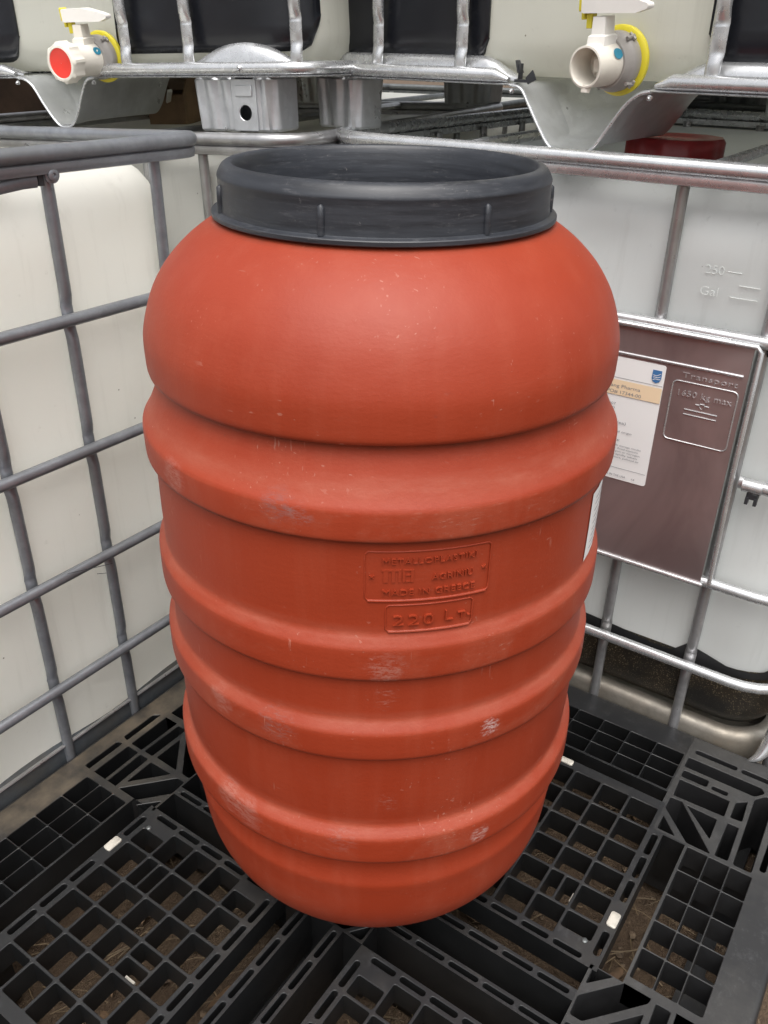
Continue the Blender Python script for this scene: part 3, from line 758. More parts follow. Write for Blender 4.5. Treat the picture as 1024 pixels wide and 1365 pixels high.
def post(mb, x, y, z0, z1, cross, a=.0095, b=.0085, axis='x', seg=10, top_flat=True):
    """upright cage tube pinched where it crosses the rails"""
    zs = [z0]; cur = z0
    marks = sorted(cross)
    pts = set([z0, z1])
    for c in marks:
        for d in (-.045, -.034, -.028, -.022, -.017, -.012, 0, .012, .017, .022, .028, .034, .045):
            if z0 < c + d < z1: pts.add(round(c + d, 4))
    k = z0
    while k < z1: pts.add(round(k, 4)); k += .06
    pts = sorted(pts); path = []; rad = []
    for z in pts:
        dmin = min([abs(z - c) for c in marks] + [9]); e = min([abs(z - z0) + .01, abs(z - z1) + .01])
        f = 1.0
        if dmin < .035: f = .50 + .50 * min(1, max(0, (dmin - .016) / .020)) if dmin > .014 else .62
        fe = 1.0
        if e < .03 and top_flat: fe = .5 + .5 * (e / .03)
        A = a * (1 + (1 - f) * .26 + (1 - fe) * .2); B = b * f * fe
        sh = (1 - f) * .0055
        path.append((x, y + sh, z) if axis == 'x' else (x + sh, y, z))
        rad.append((A, B) if axis == 'x' else (B, A))
    return mb.tube(path, rad=rad, seg=seg, up=Vector((0, 1, 0)) if axis == 'x' else Vector((0, 1, 0)))

def rail_loop(W0, W1, D, z, r, rc=.08, off=0.0, seg=10):
    pts = [(p[0], p[1], z) for p in rrect(W0, W1, off, D, rc, 7)]
    return MB().tube(pts, r, seg, closed=True)

def corner_foot(parent, x0, x1, y0, y1, z0, z1, mat, holed=True, name='corner_foot', flutes=True, pc=None):
    """pressed steel foot: fluted tapering shell with a flat front plate that has a round hole"""
    cxm = (x0 + x1) / 2 if pc is None else pc; pw = .024; rc = .022
    outline = []
    rr = rrect(x0, x1, y0, y1, rc, 5, 0, .012)
    rings = []
    rr = rrect(x0, x1, y0, y1, rc, 6, 0, .004)
    for t in (0, .05, .3, .6, .95, 1.0):
        z = z1 - (z1 - z0) * t; ring_ = []
        for (x, y, nx, ny) in rr:
            tp = .006 * t; e = .004 if t in (0, 1.0) else 0
            s = (x - cxm); fl = 0
            if flutes and (abs(s) > pw + .004 or not holed):
                ph = (((abs(s) - pw) / .034 + t * .22) % 1.0); fl = -.0075 * min(1.0, max(0.0, abs(ph - .5) * 3.4 - .35))
            ring_.append((x - nx * (tp + e) + nx * fl, y - ny * (tp * .6 + e) + ny * fl, z))
        rings.append(ring_)
    mb = MB(); n = len(rr); vs_ = [p for r in rings for p in r]; fs = []
    for j in range(len(rings) - 1):
        for i in range(n):
            i2 = (i + 1) % n; q = (j * n + i, (j + 1) * n + i, (j + 1) * n + i2, j * n + i2)
            c = [sum(vs_[t_][k] for t_ in q) / 4 for k in range(3)]
            if holed and c[1] < y0 + .02 and abs(c[0] - cxm) < pw - .006: continue
            fs.append(q)
    mb.add(vs_, fs); mb.add(rings[-1], [tuple(range(n))])
    foot = mb.build(name, mat, parent, 28)
    if holed:
        H = (z1 - z0); hc = (0.0, -H * .14); hr = .0125
        hole = [(hc[0] + hr * math.cos(2 * PI * k / 20), hc[1] + hr * math.sin(2 * PI * k / 20)) for k in range(20)]
        pl = planar([(-pw, -H * .5 + .003), (pw, -H * .5 + .003), (pw, H * .5 - .003), (-pw, H * .5 - .003)], [hole], 0, .003, .0008)
        M = Matrix.Translation((cxm, y0 - .0015 + .003, (z0 + z1) / 2)) @ Matrix.Rotation(PI / 2, 4, 'X') @ Matrix.Translation((0, 0, .003))
        pl.xf(M); p = pl.build('foot_plate', mat, foot, 40)
        st = MB().box((cxm - .017, y0 - .0042, z1 - H * .34), (cxm + .017, y0 - .0015, z1 - H * .14), .001).build('stamped_panel', mat, foot)
    return foot

def tube_path_front(x0, x1, z, y=0, r=.02):
    return [(x0, y, z), (x1, y, z)]

def make_tote(name_, mat, label, group, W0, W1, D, z0, ztop, posts, bars, tankmat, barmat, railmat, traymat, post_side=None, tank=None, cap=None, simple_legs=True, rcage=.08, post_mat=None, tray_top=.045, leg_z=-.15, bar_r=.0092, trv=.07, trr=.0112):
    root = empty(name_, label=label, cat='liquid tote', group=group, mat=mat)
    pm = post_mat or barmat
    t0, t1 = tank if tank else (z0 + .02, ztop - .03)
    tm = tank_mesh(W0 + .022, W1 - .022, .022, D - .022, t0, t1, .100, trv, .006)
    tk = tm.build('tank', tankmat, root, 60)
    # tray
    mb = MB(); prof = [(-.012, z0 - .035), (-.002, z0 - .032), (0.0, z0 - .020), (0.0, z0 + tray_top * .45), (-.003, z0 + tray_top * .75), (-.010, z0 + tray_top), (-.020, z0 + tray_top * 1.03), (-.030, z0 + tray_top * .9)]
    rings = [[(p[0] + p[2] * d, p[1] + p[3] * d, z) for p in rrect(W0 + .006, W1 - .006, .010, D - .008, rcage, 8)] for d, z in prof]
    mb.loft(rings, True, True, False); mb.build('base_tray', traymat, root, 50)
    # rails
    for z in bars: rail_loop(W0, W1, D, z, bar_r, rcage, -.004).build('rail', barmat, root, 60)
    # top rail: heavier tube plus a flanged strip below
    tr = rail_loop(W0, W1, D, ztop - .011, trr, rcage, -.005, 14).build('top_rail', railmat, root, 60)
    mb = MB(); sec = [(.003, ztop - .0215), (.0062, ztop - .0235), (.0070, ztop - .0300), (.0058, ztop - .0325), (.0052, ztop - .036), (.0010, ztop - .0375), (-.004, ztop - .036), (-.004, ztop - .024)]
    rings = [[(p[0] + p[2] * d, p[1] + p[3] * d, z) for p in rrect(W0, W1, -.005, D, rcage, 7)] for d, z in sec]
    mb.loft(rings, True, loop=True); mb.build('rail_flange', railmat, tr, 40)
    # uprights
    cr = list(bars)
    for x in posts:
        post(MB(), x, .011, z0 - .02, ztop - .030, cr).build('upright', pm, root, 55)
    for y in (post_side if post_side is not None else [.2, .4, .6, .8]):
        if y < D - .1:
            for X, sg in ((W0 + .011, 1), (W1 - .011, -1)):
                post(MB(), X, y, z0 - .02, ztop - .030, cr, axis='y', seg=8).build('upright', pm, root, 55)
    n = 5
    for i in range(n):
        x = W0 + (W1 - W0) * (i + .7) / (n + .4)
        post(MB(), x, D - .011, z0 - .02, ztop - .030, cr, seg=8).build('upright', pm, root, 55)
    # top crossbars over the tank
    for fx in (.30, .70):
        x = W0 + (W1 - W0) * fx
        MB().tube([(x, .004, ztop - .012), (x, .03, ztop - .010), (x, D - .03, ztop - .010), (x, D - .004, ztop - .012)], .009, 8).build('crossbar', railmat, root)
    if cap:
        cxp, cyp = cap; zc = t1
        mb = MB(); seg = 48; prof = [(.095, zc - .008), (.095, zc + .004), (.082, zc + .006), (.082, zc + .034), (.078, zc + .040), (.060, zc + .040), (.055, zc + .036), (.0005, zc + .036)]
        rings = []
        for j, (r, z) in enumerate(prof):
            rings.append([((r + (.0028 if 2 <= j <= 4 and (k % 4) < 2 else 0)) * math.cos(2 * PI * k / seg) + cxp, (r + (.0028 if 2 <= j <= 4 and (k % 4) < 2 else 0)) * math.sin(2 * PI * k / seg) + cyp, z) for k in range(seg)])
        mb.loft(rings, True); mb.build('screw_cap', M_RED_CAP, root, 40)
    if leg_z is not None and simple_legs:
        for (xa, xb) in ((W0 + .02, W0 + .16), ((W0 + W1) / 2 - .07, (W0 + W1) / 2 + .07), (W1 - .16, W1 - .02)):
            for (ya, yb) in ((.03, .16), (D - .17, D - .03)):
                corner_foot(root, xa, xb, ya, yb, leg_z, z0 - .034, traymat, False)
        rail_loop(W0 + .02, W1 - .02, D - .02, leg_z + .012, .010, .06, .03).build('foot_rail', traymat, root)
    return root

def valve(parent, x, y, z, axis, scale=1.0, capped=True, handle_ang=0.0, handle_x=0.0, length=.085, flange_back=.0):
    """ball valve: yellow gasket on the tank, grey clamp ring, ivory body, outlet and lever. axis = local outward direction"""
    ax = Vector(axis).normalized(); up = Vector((0, 0, 1)); sx = up.cross(ax).normalized(); up = ax.cross(sx)
    M = Matrix(((sx.x, up.x, ax.x, x), (sx.y, up.y, ax.y, y), (sx.z, up.z, ax.z, z), (0, 0, 0, 1)))
    S = Matrix.Scale(scale, 4)
    M = M @ S
    body = MB().lathe([(.034, -.004), (.034, .016), (.030, .024), (.0285, length - .028), (.0270, length), (.0245, length + .0005), (.0232, length - .002), (.0228, length - .045), (.0005, length - .046)], 48).xf(M).build('valve', M_WHITE_VALVE, parent, 40)
    MB().lathe([(.036, -.006), (.0462, -.004), (.0468, .002), (.0440, .0045), (.038, .005), (.037, .002)], 56).xf(M).build('gasket', M_YELLOW, body, 50)
    g = MB().lathe([(.033, .003), (.0385, .003), (.0400, .008), (.0400, .018), (.0385, .022), (.0365, .024), (.035, .032), (.0330, .036), (.030, .036)], 48)
    for a in (R(50), R(140), R(230), R(-42)):
        c, s_ = math.cos(a), math.sin(a)
        g.tube([(c * .038, s_ * .038, .006), (c * .043, s_ * .043, .012), (c * .040, s_ * .040, .026)], .0030, 6)
        g.tube([(c * .0425 - s_ * .006, s_ * .0425 + c * .006, .014), (c * .0425 + s_ * .006, s_ * .0425 - c * .006, .014)], .0026, 6)
    g.xf(M).build('clamp_ring', M_GREY_VALVE, body, 50)
    # stem tower
    st = MB(); st.loft([[(sgx * wv, yy, zz * lv + .048) for sgx, zz in ((-1, -1), (1, -1), (1, 1), (-1, 1))] for yy, wv, lv in ((.020, .0150, .017), (.036, .0140, .015), (.038, .0110, .012), (.060, .0100, .011))], True, False, True)
    MB().tube([(.0, -.024, length - .006), (.0, -.033, length - .004)], rad=[(.009, .006), (.007, .005)], seg=8).xf(M).build('outlet_tab', M_WHITE_VALVE, body, 40)
    st.xf(M).build('stem', M_WHITE_HANDLE if not capped else M_WHITE_VALVE, body, 40)
    # ball seen in an open outlet
    if capped:
        c = MB(); seg = 48; rings = []
        for j, (r, zz) in enumerate(((.030, length - .026), (.0335, length - .024), (.0335, length + .002), (.031, length + .006), (.0265, length + .0065), (.0255, length + .004))):
            rings.append([((r + (.0030 if (j in (1, 2) and k % 6 < 2) else 0)) * math.cos(2 * PI * k / seg), (r + (.0030 if (j in (1, 2) and k % 6 < 2) else 0)) * math.sin(2 * PI * k / seg), zz) for k in range(seg)])
        c.loft(rings, True).xf(M).build('outlet_cap', M_WHITE_VALVE, body, 35)
        d = MB().lathe([(.0005, length + .0035), (.018, length + .0035), (.021, length + .0045), (.0262, length + .005)], 40); d.f = [f[::-1] for f in d.f]
        d.xf(M).build('red_seal', M_RED, body, 50)
    else:
        MB().box((-.010, -.012, length - .045), (.012, .010, length - .030), .003).tube([(0, -.010, length - .035), (0, -.022, length - .035)], .004, 8).xf(M).build('valve_ball', M_WHITE_VALVE, body)
    # sticker
    s = MB(); vs_ = []; fs = []
    for k in range(16):
        a = 2 * PI * k / 16; th = R(28) + .0085 / .030 * math.cos(a) * .9; zz = .045 + .010 * math.sin(a)
        vs_.append((.0302 * math.cos(th), .0302 * math.sin(th), zz))
    s.add(vs_, [tuple(range(16))]).xf(M).build('round_sticker', M_BLUE, body, flat=True)
    # lever: flat tapered handle with yellow lock
    h = MB(); ha = handle_ang
    prof = [(-.030, .013), (-.026, .0150), (.020, .0150), (.055, .011), (.072, .0045), (.0735, .0015)]
    rings = []
    for u, hh in prof: rings.append([(u, .0755 + s1 * hh * .75 - (.004 if u > .05 else 0), .048 + s2 * (.013 if u < .05 else .008)) for s1, s2 in ((-1, -1), (1, -1), (1, 1), (-1, 1))])
    Hh = M @ Matrix.Translation((0, 0, .048)) @ Matrix.Rotation(ha, 4, 'Y') @ Matrix.Translation((handle_x, 0, -.048))
    h.loft(rings, True, True, True).xf(Hh).build('lever', M_WHITE_HANDLE, body, 35)
    y_ = MB().box((-.039, .066, .040), (-.0305, .089, .056), .0015).box((-.034, .056, .041), (-.0285, .0665, .055), .001).box((-.026, .045, .0415), (-.016, .0635, .0535), .001)
    y_.xf(Hh).build('lever_lock', M_YELLOW, body, 35)
    return body

def upper_tote(mat, label, Wl, Wr, D, vprof, black_zones, post_x, dome, valve_args, tankmat=M_TANK_BACK, right_foot=True, left_foot=True):
    root = empty('liquid_tote', label=label, cat='liquid tote', group='stacked liquid totes', mat=mat)
    RZ = .1005; rcage = .055
    vx0, vx1 = vprof[0][0], vprof[-1][0]
    tm = tank_mesh(Wl + .020, Wr - .020, .030, D - .022, .098, 1.08, .085, .055, .003)
    tm.build('tank', tankmat, root, 60)
    for zn in black_zones:
        (bx0, bx1, zb) = zn[:3]
        k = tank_mesh(Wl + .020, Wr - .020, .030, D - .022, .098, 1.08, .085, .055, .003, offs=.006, keep=lambda c, b_: bx0 < c[0] < bx1 and c[2] > zb and (c[1] < .075 or c[0] < Wl + .3), step=.010, zstep=.012)
        zlo = min(v_[2] for v_ in k.v)
        for corner in ((Wr - .014 + .073, 1),):
            if bx1 < Wr - .1: continue
            for q_, v_ in enumerate(k.v):
                s_ = v_[0] + v_[1] - (corner[0] - .055)
                if v_[1] < .09 and v_[0] > Wr - .12 and s_ > 0: k.v[q_] = (v_[0], v_[1], max(v_[2], zlo + .055 - math.sqrt(max(0, .055 ** 2 - min(s_, .055) ** 2))))
        if bx0 < -.9 or (bx1 < 1 and bx0 < 0 and bx1 > .2 or bx0 > .5):
            ex = bx1 if bx0 < 0 and (bx1 > .2 or bx0 < -.9) else bx0; sg_ = -1 if ex == bx1 else 1
            for q_, v_ in enumerate(k.v):
                s_ = .045 - (v_[0] - ex) * sg_
                if 0 < s_ and v_[1] < .06: k.v[q_] = (v_[0], v_[1], max(v_[2], zlo + .045 - math.sqrt(max(0, .045 ** 2 - min(s_, .045) ** 2))))
        o = k.build('black_side_shell', M_BLACKWRAP, root, 60)
        mod = o.modifiers.new('thick', 'SOLIDIFY'); mod.thickness = .005; mod.offset = -1
    # floor sheet
    planar([(Wl + .03, .02), (vx0, .02), (vx0, D - .02), (Wl + .03, D - .02)], [], .0895, .0025).build('floor_sheet', M_SHEET, root)
    planar([(vx1, .02), (Wr - .03, .02), (Wr - .03, D - .02), (vx1, D - .02)], [], .0895, .0025).build('floor_sheet', M_SHEET, root)
    # bottom tube: open loop broken by the dipping skid
    pts = rrect(Wl, Wr, -.004, D, rcage, 7)
    i0 = max(range(len(pts)), key=lambda i: (pts[i][1] < 0.001) * 1000 + 0)  # unused seed
    path = [(vx1 + .005, -.002, RZ - .006), (vx1 + .03, -.004, RZ)] + [(p[0], p[1], RZ) for p in pts] + [(vx0 - .03, -.004, RZ), (vx0 - .005, -.002, RZ - .006)]
    # order: start after skid, run right, round the back and return to the left edge
    path = [q for q in path]
    rad = [(.006, .004)] + [(.0105, .0105)] * (len(path) - 2) + [(.006, .004)]
    tb = MB().tube(path, rad=rad, seg=12).build('bottom_rail', M_BAR_BRIGHT, root, 60)
    # thin lower edge of the floor sheet under the tube
    ed = [(p[0] , p[1] + .001, .0885) for p in [(vx1, -.004, 0)] + [(q[0], q[1], 0) for q in pts] + [(vx0, -.004, 0)]]
    MB().tube(ed, rad=[(.0075, .0018)] * len(ed), seg=8).build('sheet_edge', M_BAR_BRIGHT, tb, 60)
    # skid: pressed channel dipping in front of the valve
    mb = MB(); th = .0025; outer = list(vprof); n = len(outer)
    # smooth the profile
    sm = []
    for i in range(n - 1):
        p0, p1, p2, p3 = [Vector(outer[max(0, min(n - 1, i + k))]) for k in (-1, 0, 1, 2)]
        for k in range(4):
            t = k / 4; sm.append(tuple(.5 * ((2 * p1) + (p2 - p0) * t + (2 * p0 - 5 * p1 + 4 * p2 - p3) * t * t + (-p0 + 3 * p1 - 3 * p2 + p3) * t**3)))
    sm.append(outer[-1])
    def offs(pts, d):
        out = []
        for i, p in enumerate(pts):
            a = Vector(pts[max(i - 1, 0)]); b = Vector(pts[min(i + 1, len(pts) - 1)]); tdir = (b - a).normalized(); out.append((p[0] + tdir.y * d, p[1] - tdir.x * d))
        return out
    inn = offs(sm, -th)
    rings = []
    for y, sc in ((-.004, 1.0), (.004, .985), (.05, .95), (.12, .93), (.20, .92), (.26, .92)):
        mid = (vx0 + vx1) / 2; f = lambda p: (mid + (p[0] - mid) * sc, y, .0885 + (p[1] - .0885) * (sc if y > 0 else 1) + (0 if y < .01 else .002))
        rings.append([f(p) for p in sm] + [f(p) for p in inn[::-1]])
    mb.loft(rings, True, True, True)
    sk = fix_normals(mb.build('skid', M_SHEET, root, 50))
    MB().tube([(p[0], -.0045, p[1] - .001) for p in sm], .0022, 8).build('skid_edge', M_BAR_BRIGHT, sk, 60)
    # dished inner wall rising from the skid to the tank
    mb = MB(); rows = []
    for j in range(25):
        t = j / 24; row = []
        for i in range(33):
            s_ = i / 32; xx = vx0 + .004 + (vx1 - vx0 - .008) * s_; q = 1 - (2 * s_ - 1) ** 2
            base_z = float(np.interp(xx, [p[0] for p in sm], [p[1] for p in sm])); zz = base_z + .0035 + (.092 - base_z) * t ** 1.5; yy = .000 + .17 * t ** .8
            row.append((xx, yy, zz + .0050 * math.sin(t * 13 + 3 * (s_ - .5) ** 2 * 8) * q * min(1, t * 4)))
        rows.append(row)
    mb.loft(rows, False); mb.build('dished_wall', M_SHEET, sk, 60)
    # side lips of tray flaring toward the skid
    for sgn, xa, xb in ((-1, Wl + .015, vx0), (1, vx1, Wr - .015)):
        mb = MB(); rows = []
        nn = 28
        for j, (dy, zf) in enumerate(((.002, 0.0), (.003, .5), (.008, .86), (.017, 1.0), (.026, .9))):
            row = []
            for i in range(nn + 1):
                s_ = i / nn; x = xa + (xb - xa) * s_
                e = min(1.0, abs((xb if sgn < 0 else xa) - x) / .07); e = e * e * (3 - 2 * e)
                co = max(0.0, 1 - abs((xa if sgn < 0 else xb) - x) / .05); yb = co * co * .05
                top = dome(x); zz = .092 + (top - .092) * zf * (.25 + .75 * e)
                row.append((x, .010 + dy + yb, zz))
            rows.append(row)
        mb.loft(rows, False); o = mb.build('tray_lip', M_BAR_BRIGHT if True else M_SHEET, root, 60)
    # feet
    if right_foot: corner_foot(root, right_foot[0], right_foot[1], .004, .105, 0.0, .087, M_SHEET, True, pc=right_foot[2] if len(right_foot) > 2 else None)
    if left_foot: corner_foot(root, *(left_foot if left_foot is not True else (Wl + .01, Wl + .18)), .004, .095, 0.0, .087, M_SHEET, False)
    for xa in (Wl + .02, (vx0 + vx1) / 2 - .07, Wr - .16): corner_foot(root, xa, xa + .14, D - .17, D - .03, 0, .087, M_SHEET, False)
    corner_foot(root, (vx0 + vx1) / 2 - .07, (vx0 + vx1) / 2 + .07, D / 2 - .07, D / 2 + .07, 0, .080, M_SHEET, False) if 0 else None
    for x in post_x: post(MB(), x, .004, .108, 1.10, [.155, .33, .52, .70, .88], a=.0105, b=.009).build('upright', M_BAR_BRIGHT, root, 55)
    for y in (.18, .36, .54, .72, .90):
        for X in ((Wl + .011, Wr - .011) if y > .3 else (Wl + .011,)): post(MB(), X, y, .105, 1.10, [.33, .52, .70, .88], axis='y', seg=8).build('upright', M_BAR_MID, root, 55)
    for i in range(5): post(MB(), Wl + (Wr - Wl) * (i + .7) / 5.4, D - .011, .105, 1.10, [.33, .52, .70, .88], seg=8).build('upright', M_BAR_MID, root, 55)
    for z in (.33, .52, .70, .88, 1.10): rail_loop(Wl, Wr, D, z, .0095, rcage, -.006).build('rail', M_BAR_BRIGHT, root, 60)
    if valve_args: valve(root, **valve_args)
    return root

def bolt(parent, p, nrm, r=.008, mat=M_BAR_MID, name='bolt'):
    d = Vector(nrm).normalized(); M = Matrix.Translation(p) @ d.to_track_quat('Z', 'Y').to_matrix().to_4x4()
    mb = MB().lathe([(r * 1.35, 0), (r * 1.35, .0015), (r, .002), (r * .95, .005), (r * .6, .0065), (r * .3, .0062), (r * .28, .004), (.0003, .004)], 20).xf(M)
    return mb.build(name, mat, parent, 35)

def build_totes():
    # ---- left tote (long side along the pallet's left edge)
    Lm = frame_matrix((0, 0, 0), (-1, 0))
    L = make_tote('liquid_tote', Lm, 'cream tote with grey cage along the left side of the pallet', 'totes standing on the ground',
                  -1.477, -.272, 1.0, 0.0, 1.006, [-.36, -.555, -.7035, -.86, -1.02, -1.18, -1.33], [.768, .560, .364, .163], M_TANK_CREAM, M_BAR_GREY, M_BAR_GREY, M_SHEET_DARK, post_side=[.2, .4, .6, .8], bar_r=.0092, rcage=.040, tray_top=.030, tank=(-.060, .978), trv=.092)
    MB().tube([(-1.47, .010, .0315), (-.30, .010, .0315)], rad=[(.004, .0025)] * 2, seg=8).build('tray_edge', M_BAR_MID, L)
    bolt(L, (-.557, -.006, .968), (0, -1, 0), .0085, M_BAR_GREY)
    st = MB().tube([(-.74, .002, .955), (-.66, .002, .956), (-.60, .000, .962), (-.578, .000, .962)], rad=[(.004, .008)] * 2 + [(.003, .009)] * 2, seg=8); st.build('strap', M_BAR_GREY, L)
    MB().box((-.577, -.004, .955), (-.569, .004, .972)).build('strap_clip', M_DARKCLIP, L)
    # twigs caught on the cage
    tw = MB().tube([(-.655, -.014, .375), (-.62, -.02, .368), (-.58, -.03, .362)], .0006, 4).tube([(-.60, -.012, .345), (-.585, -.016, .340)], .0005, 4)
    tw.build('caught_grass_stalk', M_DARKCLIP, None); o = bpy.data.objects['caught_grass_stalk']; o.matrix_world = Lm; tag(o, 'thin dark grass stalks caught on the left tote cage rail', 'grass stalk')
    for o in list(bpy.data.objects):   # the old cage sags a little toward its far side
        if o.parent == L and o.type == 'MESH':
            for v_ in o.data.vertices: v_.co.z -= .042 * max(0.0, v_.co.y) * max(0, v_.co.z)
    # ---- right tote
    Rm = frame_matrix((0, 0, 0), (0, 1))
    Rt = make_tote('liquid_tote', Rm, 'cool white tote at right with steel placard and dark sediment in its bottom', 'totes standing on the ground',
                   .034, 1.034, 1.17, 0.0, .996, [.17, .30, .435, .6955, .8555], [.154], M_TANK_COOL, M_BAR_BRIGHT, M_BAR_BRIGHT, M_TRAY_GOLD, post_side=[.2, .4, .6, .8, 1.0], cap=(.585, .30), post_mat=M_BAR_MID, rcage=.10, tray_top=.027, bar_r=.0098, tank=(.012, .958))
    for z in (.756, .336): rail_loop(.034, 1.034, 1.17, z, .0098, .10, -.004).build('rail', M_BAR_BRIGHT, Rt, 60)
    # short middle rail that starts at the placard edge and rounds the corner
    pts = [(.868, .002, .529)] + [(p[0], p[1], .529) for p in rrect(.034, 1.034, -.004, 1.17, .10, 7)][0:17] + [(.034 + .10, 1.17, .529)]
    MB().tube(pts, rad=[(.0075, .0105)] + [(.0098, .0098)] * (len(pts) - 1), seg=10).build('rail', M_BAR_BRIGHT, Rt, 60)
    MB().tube([(.875, -.0035, .529), (.905, -.0035, .529)], .0112, 12).build('rail_sleeve', M_BAR_BRIGHT, Rt)
    MB().box((.884, -.010, .508), (.902, .006, .520), .002).box((.884, -.012, .500), (.889, -.002, .512)).box((.897, -.012, .500), (.902, -.002, .512)).build('rail_clip', M_DARKCLIP, Rt)
    MB().tube([(.866, .002, .748), (.868, .004, .742), (.868, .006, .736)], .006, 10).build('rail_clip', M_DARKCLIP, Rt)
    # tank is murky below the waterline: shell that hugs the tank
    def wz(y): return float(np.interp(y, [0, .55, .66, .72, .78, .82, .845, .88, .92, .97, 1.02], [.18, .178, .172, .168, .160, .160, .186, .178, .167, .164, .196]))
    k = tank_mesh(.056, 1.012, .022, 1.148, .012, .958, .095, .07, offs=.0022, keep=lambda c, b: c[2] < .165, zstep=.012, step=.02); k.build('sediment', M_SEDIMENT, Rt, 60)
    # dark liner lip with a wavy upper edge
    base = [p for p in rrect(.056, 1.012, .022, 1.148, .095, 10, 0, .012) if (p[1] < .5)]
    base = sorted([p for p in base if p[3] < -.02 or p[2] > .5], key=lambda p: (p[0] if p[3] < -.02 else 2 + p[1]))
    rings = []
    for h in (0, 1):
        rings.append([(p[0] + p[2] * .0036, p[1] + p[3] * .0036, (.150 if h == 0 else wz(p[0]))) for p in base])
    MB().loft(rings, False).build('liner_edge', M_RUBBER, Rt, 60)
    # placard
    pb = MB()
    pl = planar([(.46, .338), (.848, .338), (.848, .747), (.46, .747)], [], 0, .0016).xf(Matrix.Rotation(PI / 2, 4, 'X')).xf(Matrix.Translation((0, -.0155, 0)))
    P = pl.build('placard', M_PLACARD, Rt)
    yf = -.0155
    MB().tube([(.46, -.0185, .752), (.852, -.0185, .752), (.8585, -.0185, .745), (.8585, -.0165, .55), (.862, -.012, .34)], .0042, 8).build('placard_edge', M_BAR_BRIGHT, P, 60)
    MB().tube([(.46, -.017, .3345), (.852, -.017, .3345)], .0045, 8).build('placard_edge', M_BAR_BRIGHT, P, 60)
    MB().tube([(.47, yf - .0006, .7035), (.841, yf - .0006, .7035)], rad=[(.0022, .0026)] * 2, seg=8).build('pressed_bead', M_BAR_BRIGHT, P, 60)
    x0, x1, z0, z1, r = .7405, .8400, .5795, .6780, .008
    path = [(p[0], yf - .0004, p[1]) for p in rrect(x0, x1, z0, z1, r, 5)]
    MB().tube(path, .0012, 8, closed=True).build('pressed_bead', M_BAR_BRIGHT, P, 60)
    def flat(s, xa, xb, zb, h, mat_, par, dy, ext=0.0, name='printed_text', off=0.0, sp=1.0):
        vs_, fs = text_fit(s, xa, xb, zb, h, extrude=ext, offset=off, spacing=sp)
        return MB().add([(v[0], yf - dy - v[2], v[1]) for v in vs_], fs).build(name, mat_, par, 30)
    M_EMB = M_BAR_BRIGHT
    flat('Transport', .753, .836, .6845, .0085, M_EMB, P, .0003, .0012, 'embossed_text', .0, 1.15)
    flat('1650 kg max', .751, .833, .6550, .0095, M_EMB, P, .0003, .0012, 'embossed_text', .0, 1.1)
    for (xa, xb, zz) in ((.765, .816, .6345), (.765, .816, .6265), (.781, .787, .6455), (.7875, .7945, .6475), (.795, .8015, .6455)):
        MB().tube([(xa, yf - .0005, zz), (xb, yf - .0005, zz)], .0010, 6).build('pressed_line', M_BAR_BRIGHT, P)
    MB().tube([(.788, yf - .0005, .6475), (.787, yf - .0005, .6425), (.791, yf - .0005, .6395), (.795, yf - .0005, .6425), (.794, yf - .0005, .6475)], .0007, 6).build('pressed_line', M_PLACARD, P)
    # printed label sheet
    rr = [(p[0], p[1]) for p in rrect(.560, .7265, .4845, .6965, .004, 3)]
    S = planar(rr, [], 0, .0008).xf(Matrix.Rotation(PI / 2, 4, 'X')).xf(Matrix.Translation((0, yf - .0010, 0))).build('label_sheet', M_PAPER, Rt)
    d = .0021
    def strip(xa, xb, za, zb, mat_, dy=d, name='printed_rule'): return MB().add([(xa, yf - dy, za), (xb, yf - dy, za), (xb, yf - dy, zb), (xa, yf - dy, zb)], [(0, 1, 2, 3)]).build(name, mat_, S, flat=True)
    strip(.560, .7262, .6335, .6590, M_PEACH, name='peach_band'); strip(.562, .726, .6622, .6630, M_INKGREY)
    strip(.566, .724, .5055, .5062, M_INKGREY)
    # blue shield emblem
    sh = [(.7070, .6875), (.7215, .6875), (.7218, .6740), (.7195, .6690), (.7143, .6662), (.7085, .6690), (.7066, .6740)]
    MB().add([(a, yf - d, b) for a, b in sh], [tuple(range(7))[::-1]]).build('shield_emblem', M_INKBLUE, S, flat=True)
    wave = MB()
    for q in range(3):
        y0 = .6705 + q * .0036; ps = [(.7085 + k * .0024, y0 + math.sin(k * 1.1 + q) * .0011 + k * .0007) for k in range(6)]
        wave.loft([[(a, yf - d - .0003, b) for a, b in ps], [(a, yf - d - .0003, b + .0010) for a, b in ps]], False)
    wave.build('shield_waves', M_PAPER, S, flat=True)
    dd = d + .0004
    T = lambda s, xa, xb, zb, h, m_=M_INKGREY: flat(s, xa, xb, zb, h, m_, S, dd)
    T('Lang Pharma', .6385, .6925, .6465, .0056); T('PO# 17344-00', .6380, .6950, .6362, .0056)
    T('Lot 45-007', .6200, .6560, .6160, .0042); T('31592360', .6200, .6550, .6090, .0040)
    T('(kilogram/ea)', .6220, .6780, .5850, .0050); T('Marine oil of certified natural origin', .5800, .6900, .5700, .0034)
    T('Storage requirements:', .6000, .6720, .5545, .0046, M_INK)
    lines = ['Keep tightly closed. For safe storage results', 'store at ambient temperature. Avoid exposure', 'to air. Container with argon or nitrogen', 'Product will oxidise rapidly when', 'opened. Protect from moisture, polluted air', 'and treated at all.']
    for i, s in enumerate(lines): T(s, .6000, .7100 - (i == 5) * .05 - (i % 2) * .004, .5455 - i * .0054, .0032)
    T('MADE IN THE USA', .6480, .6920, .4905, .0036); T('4-8', .7020, .7080, .4905, .003)
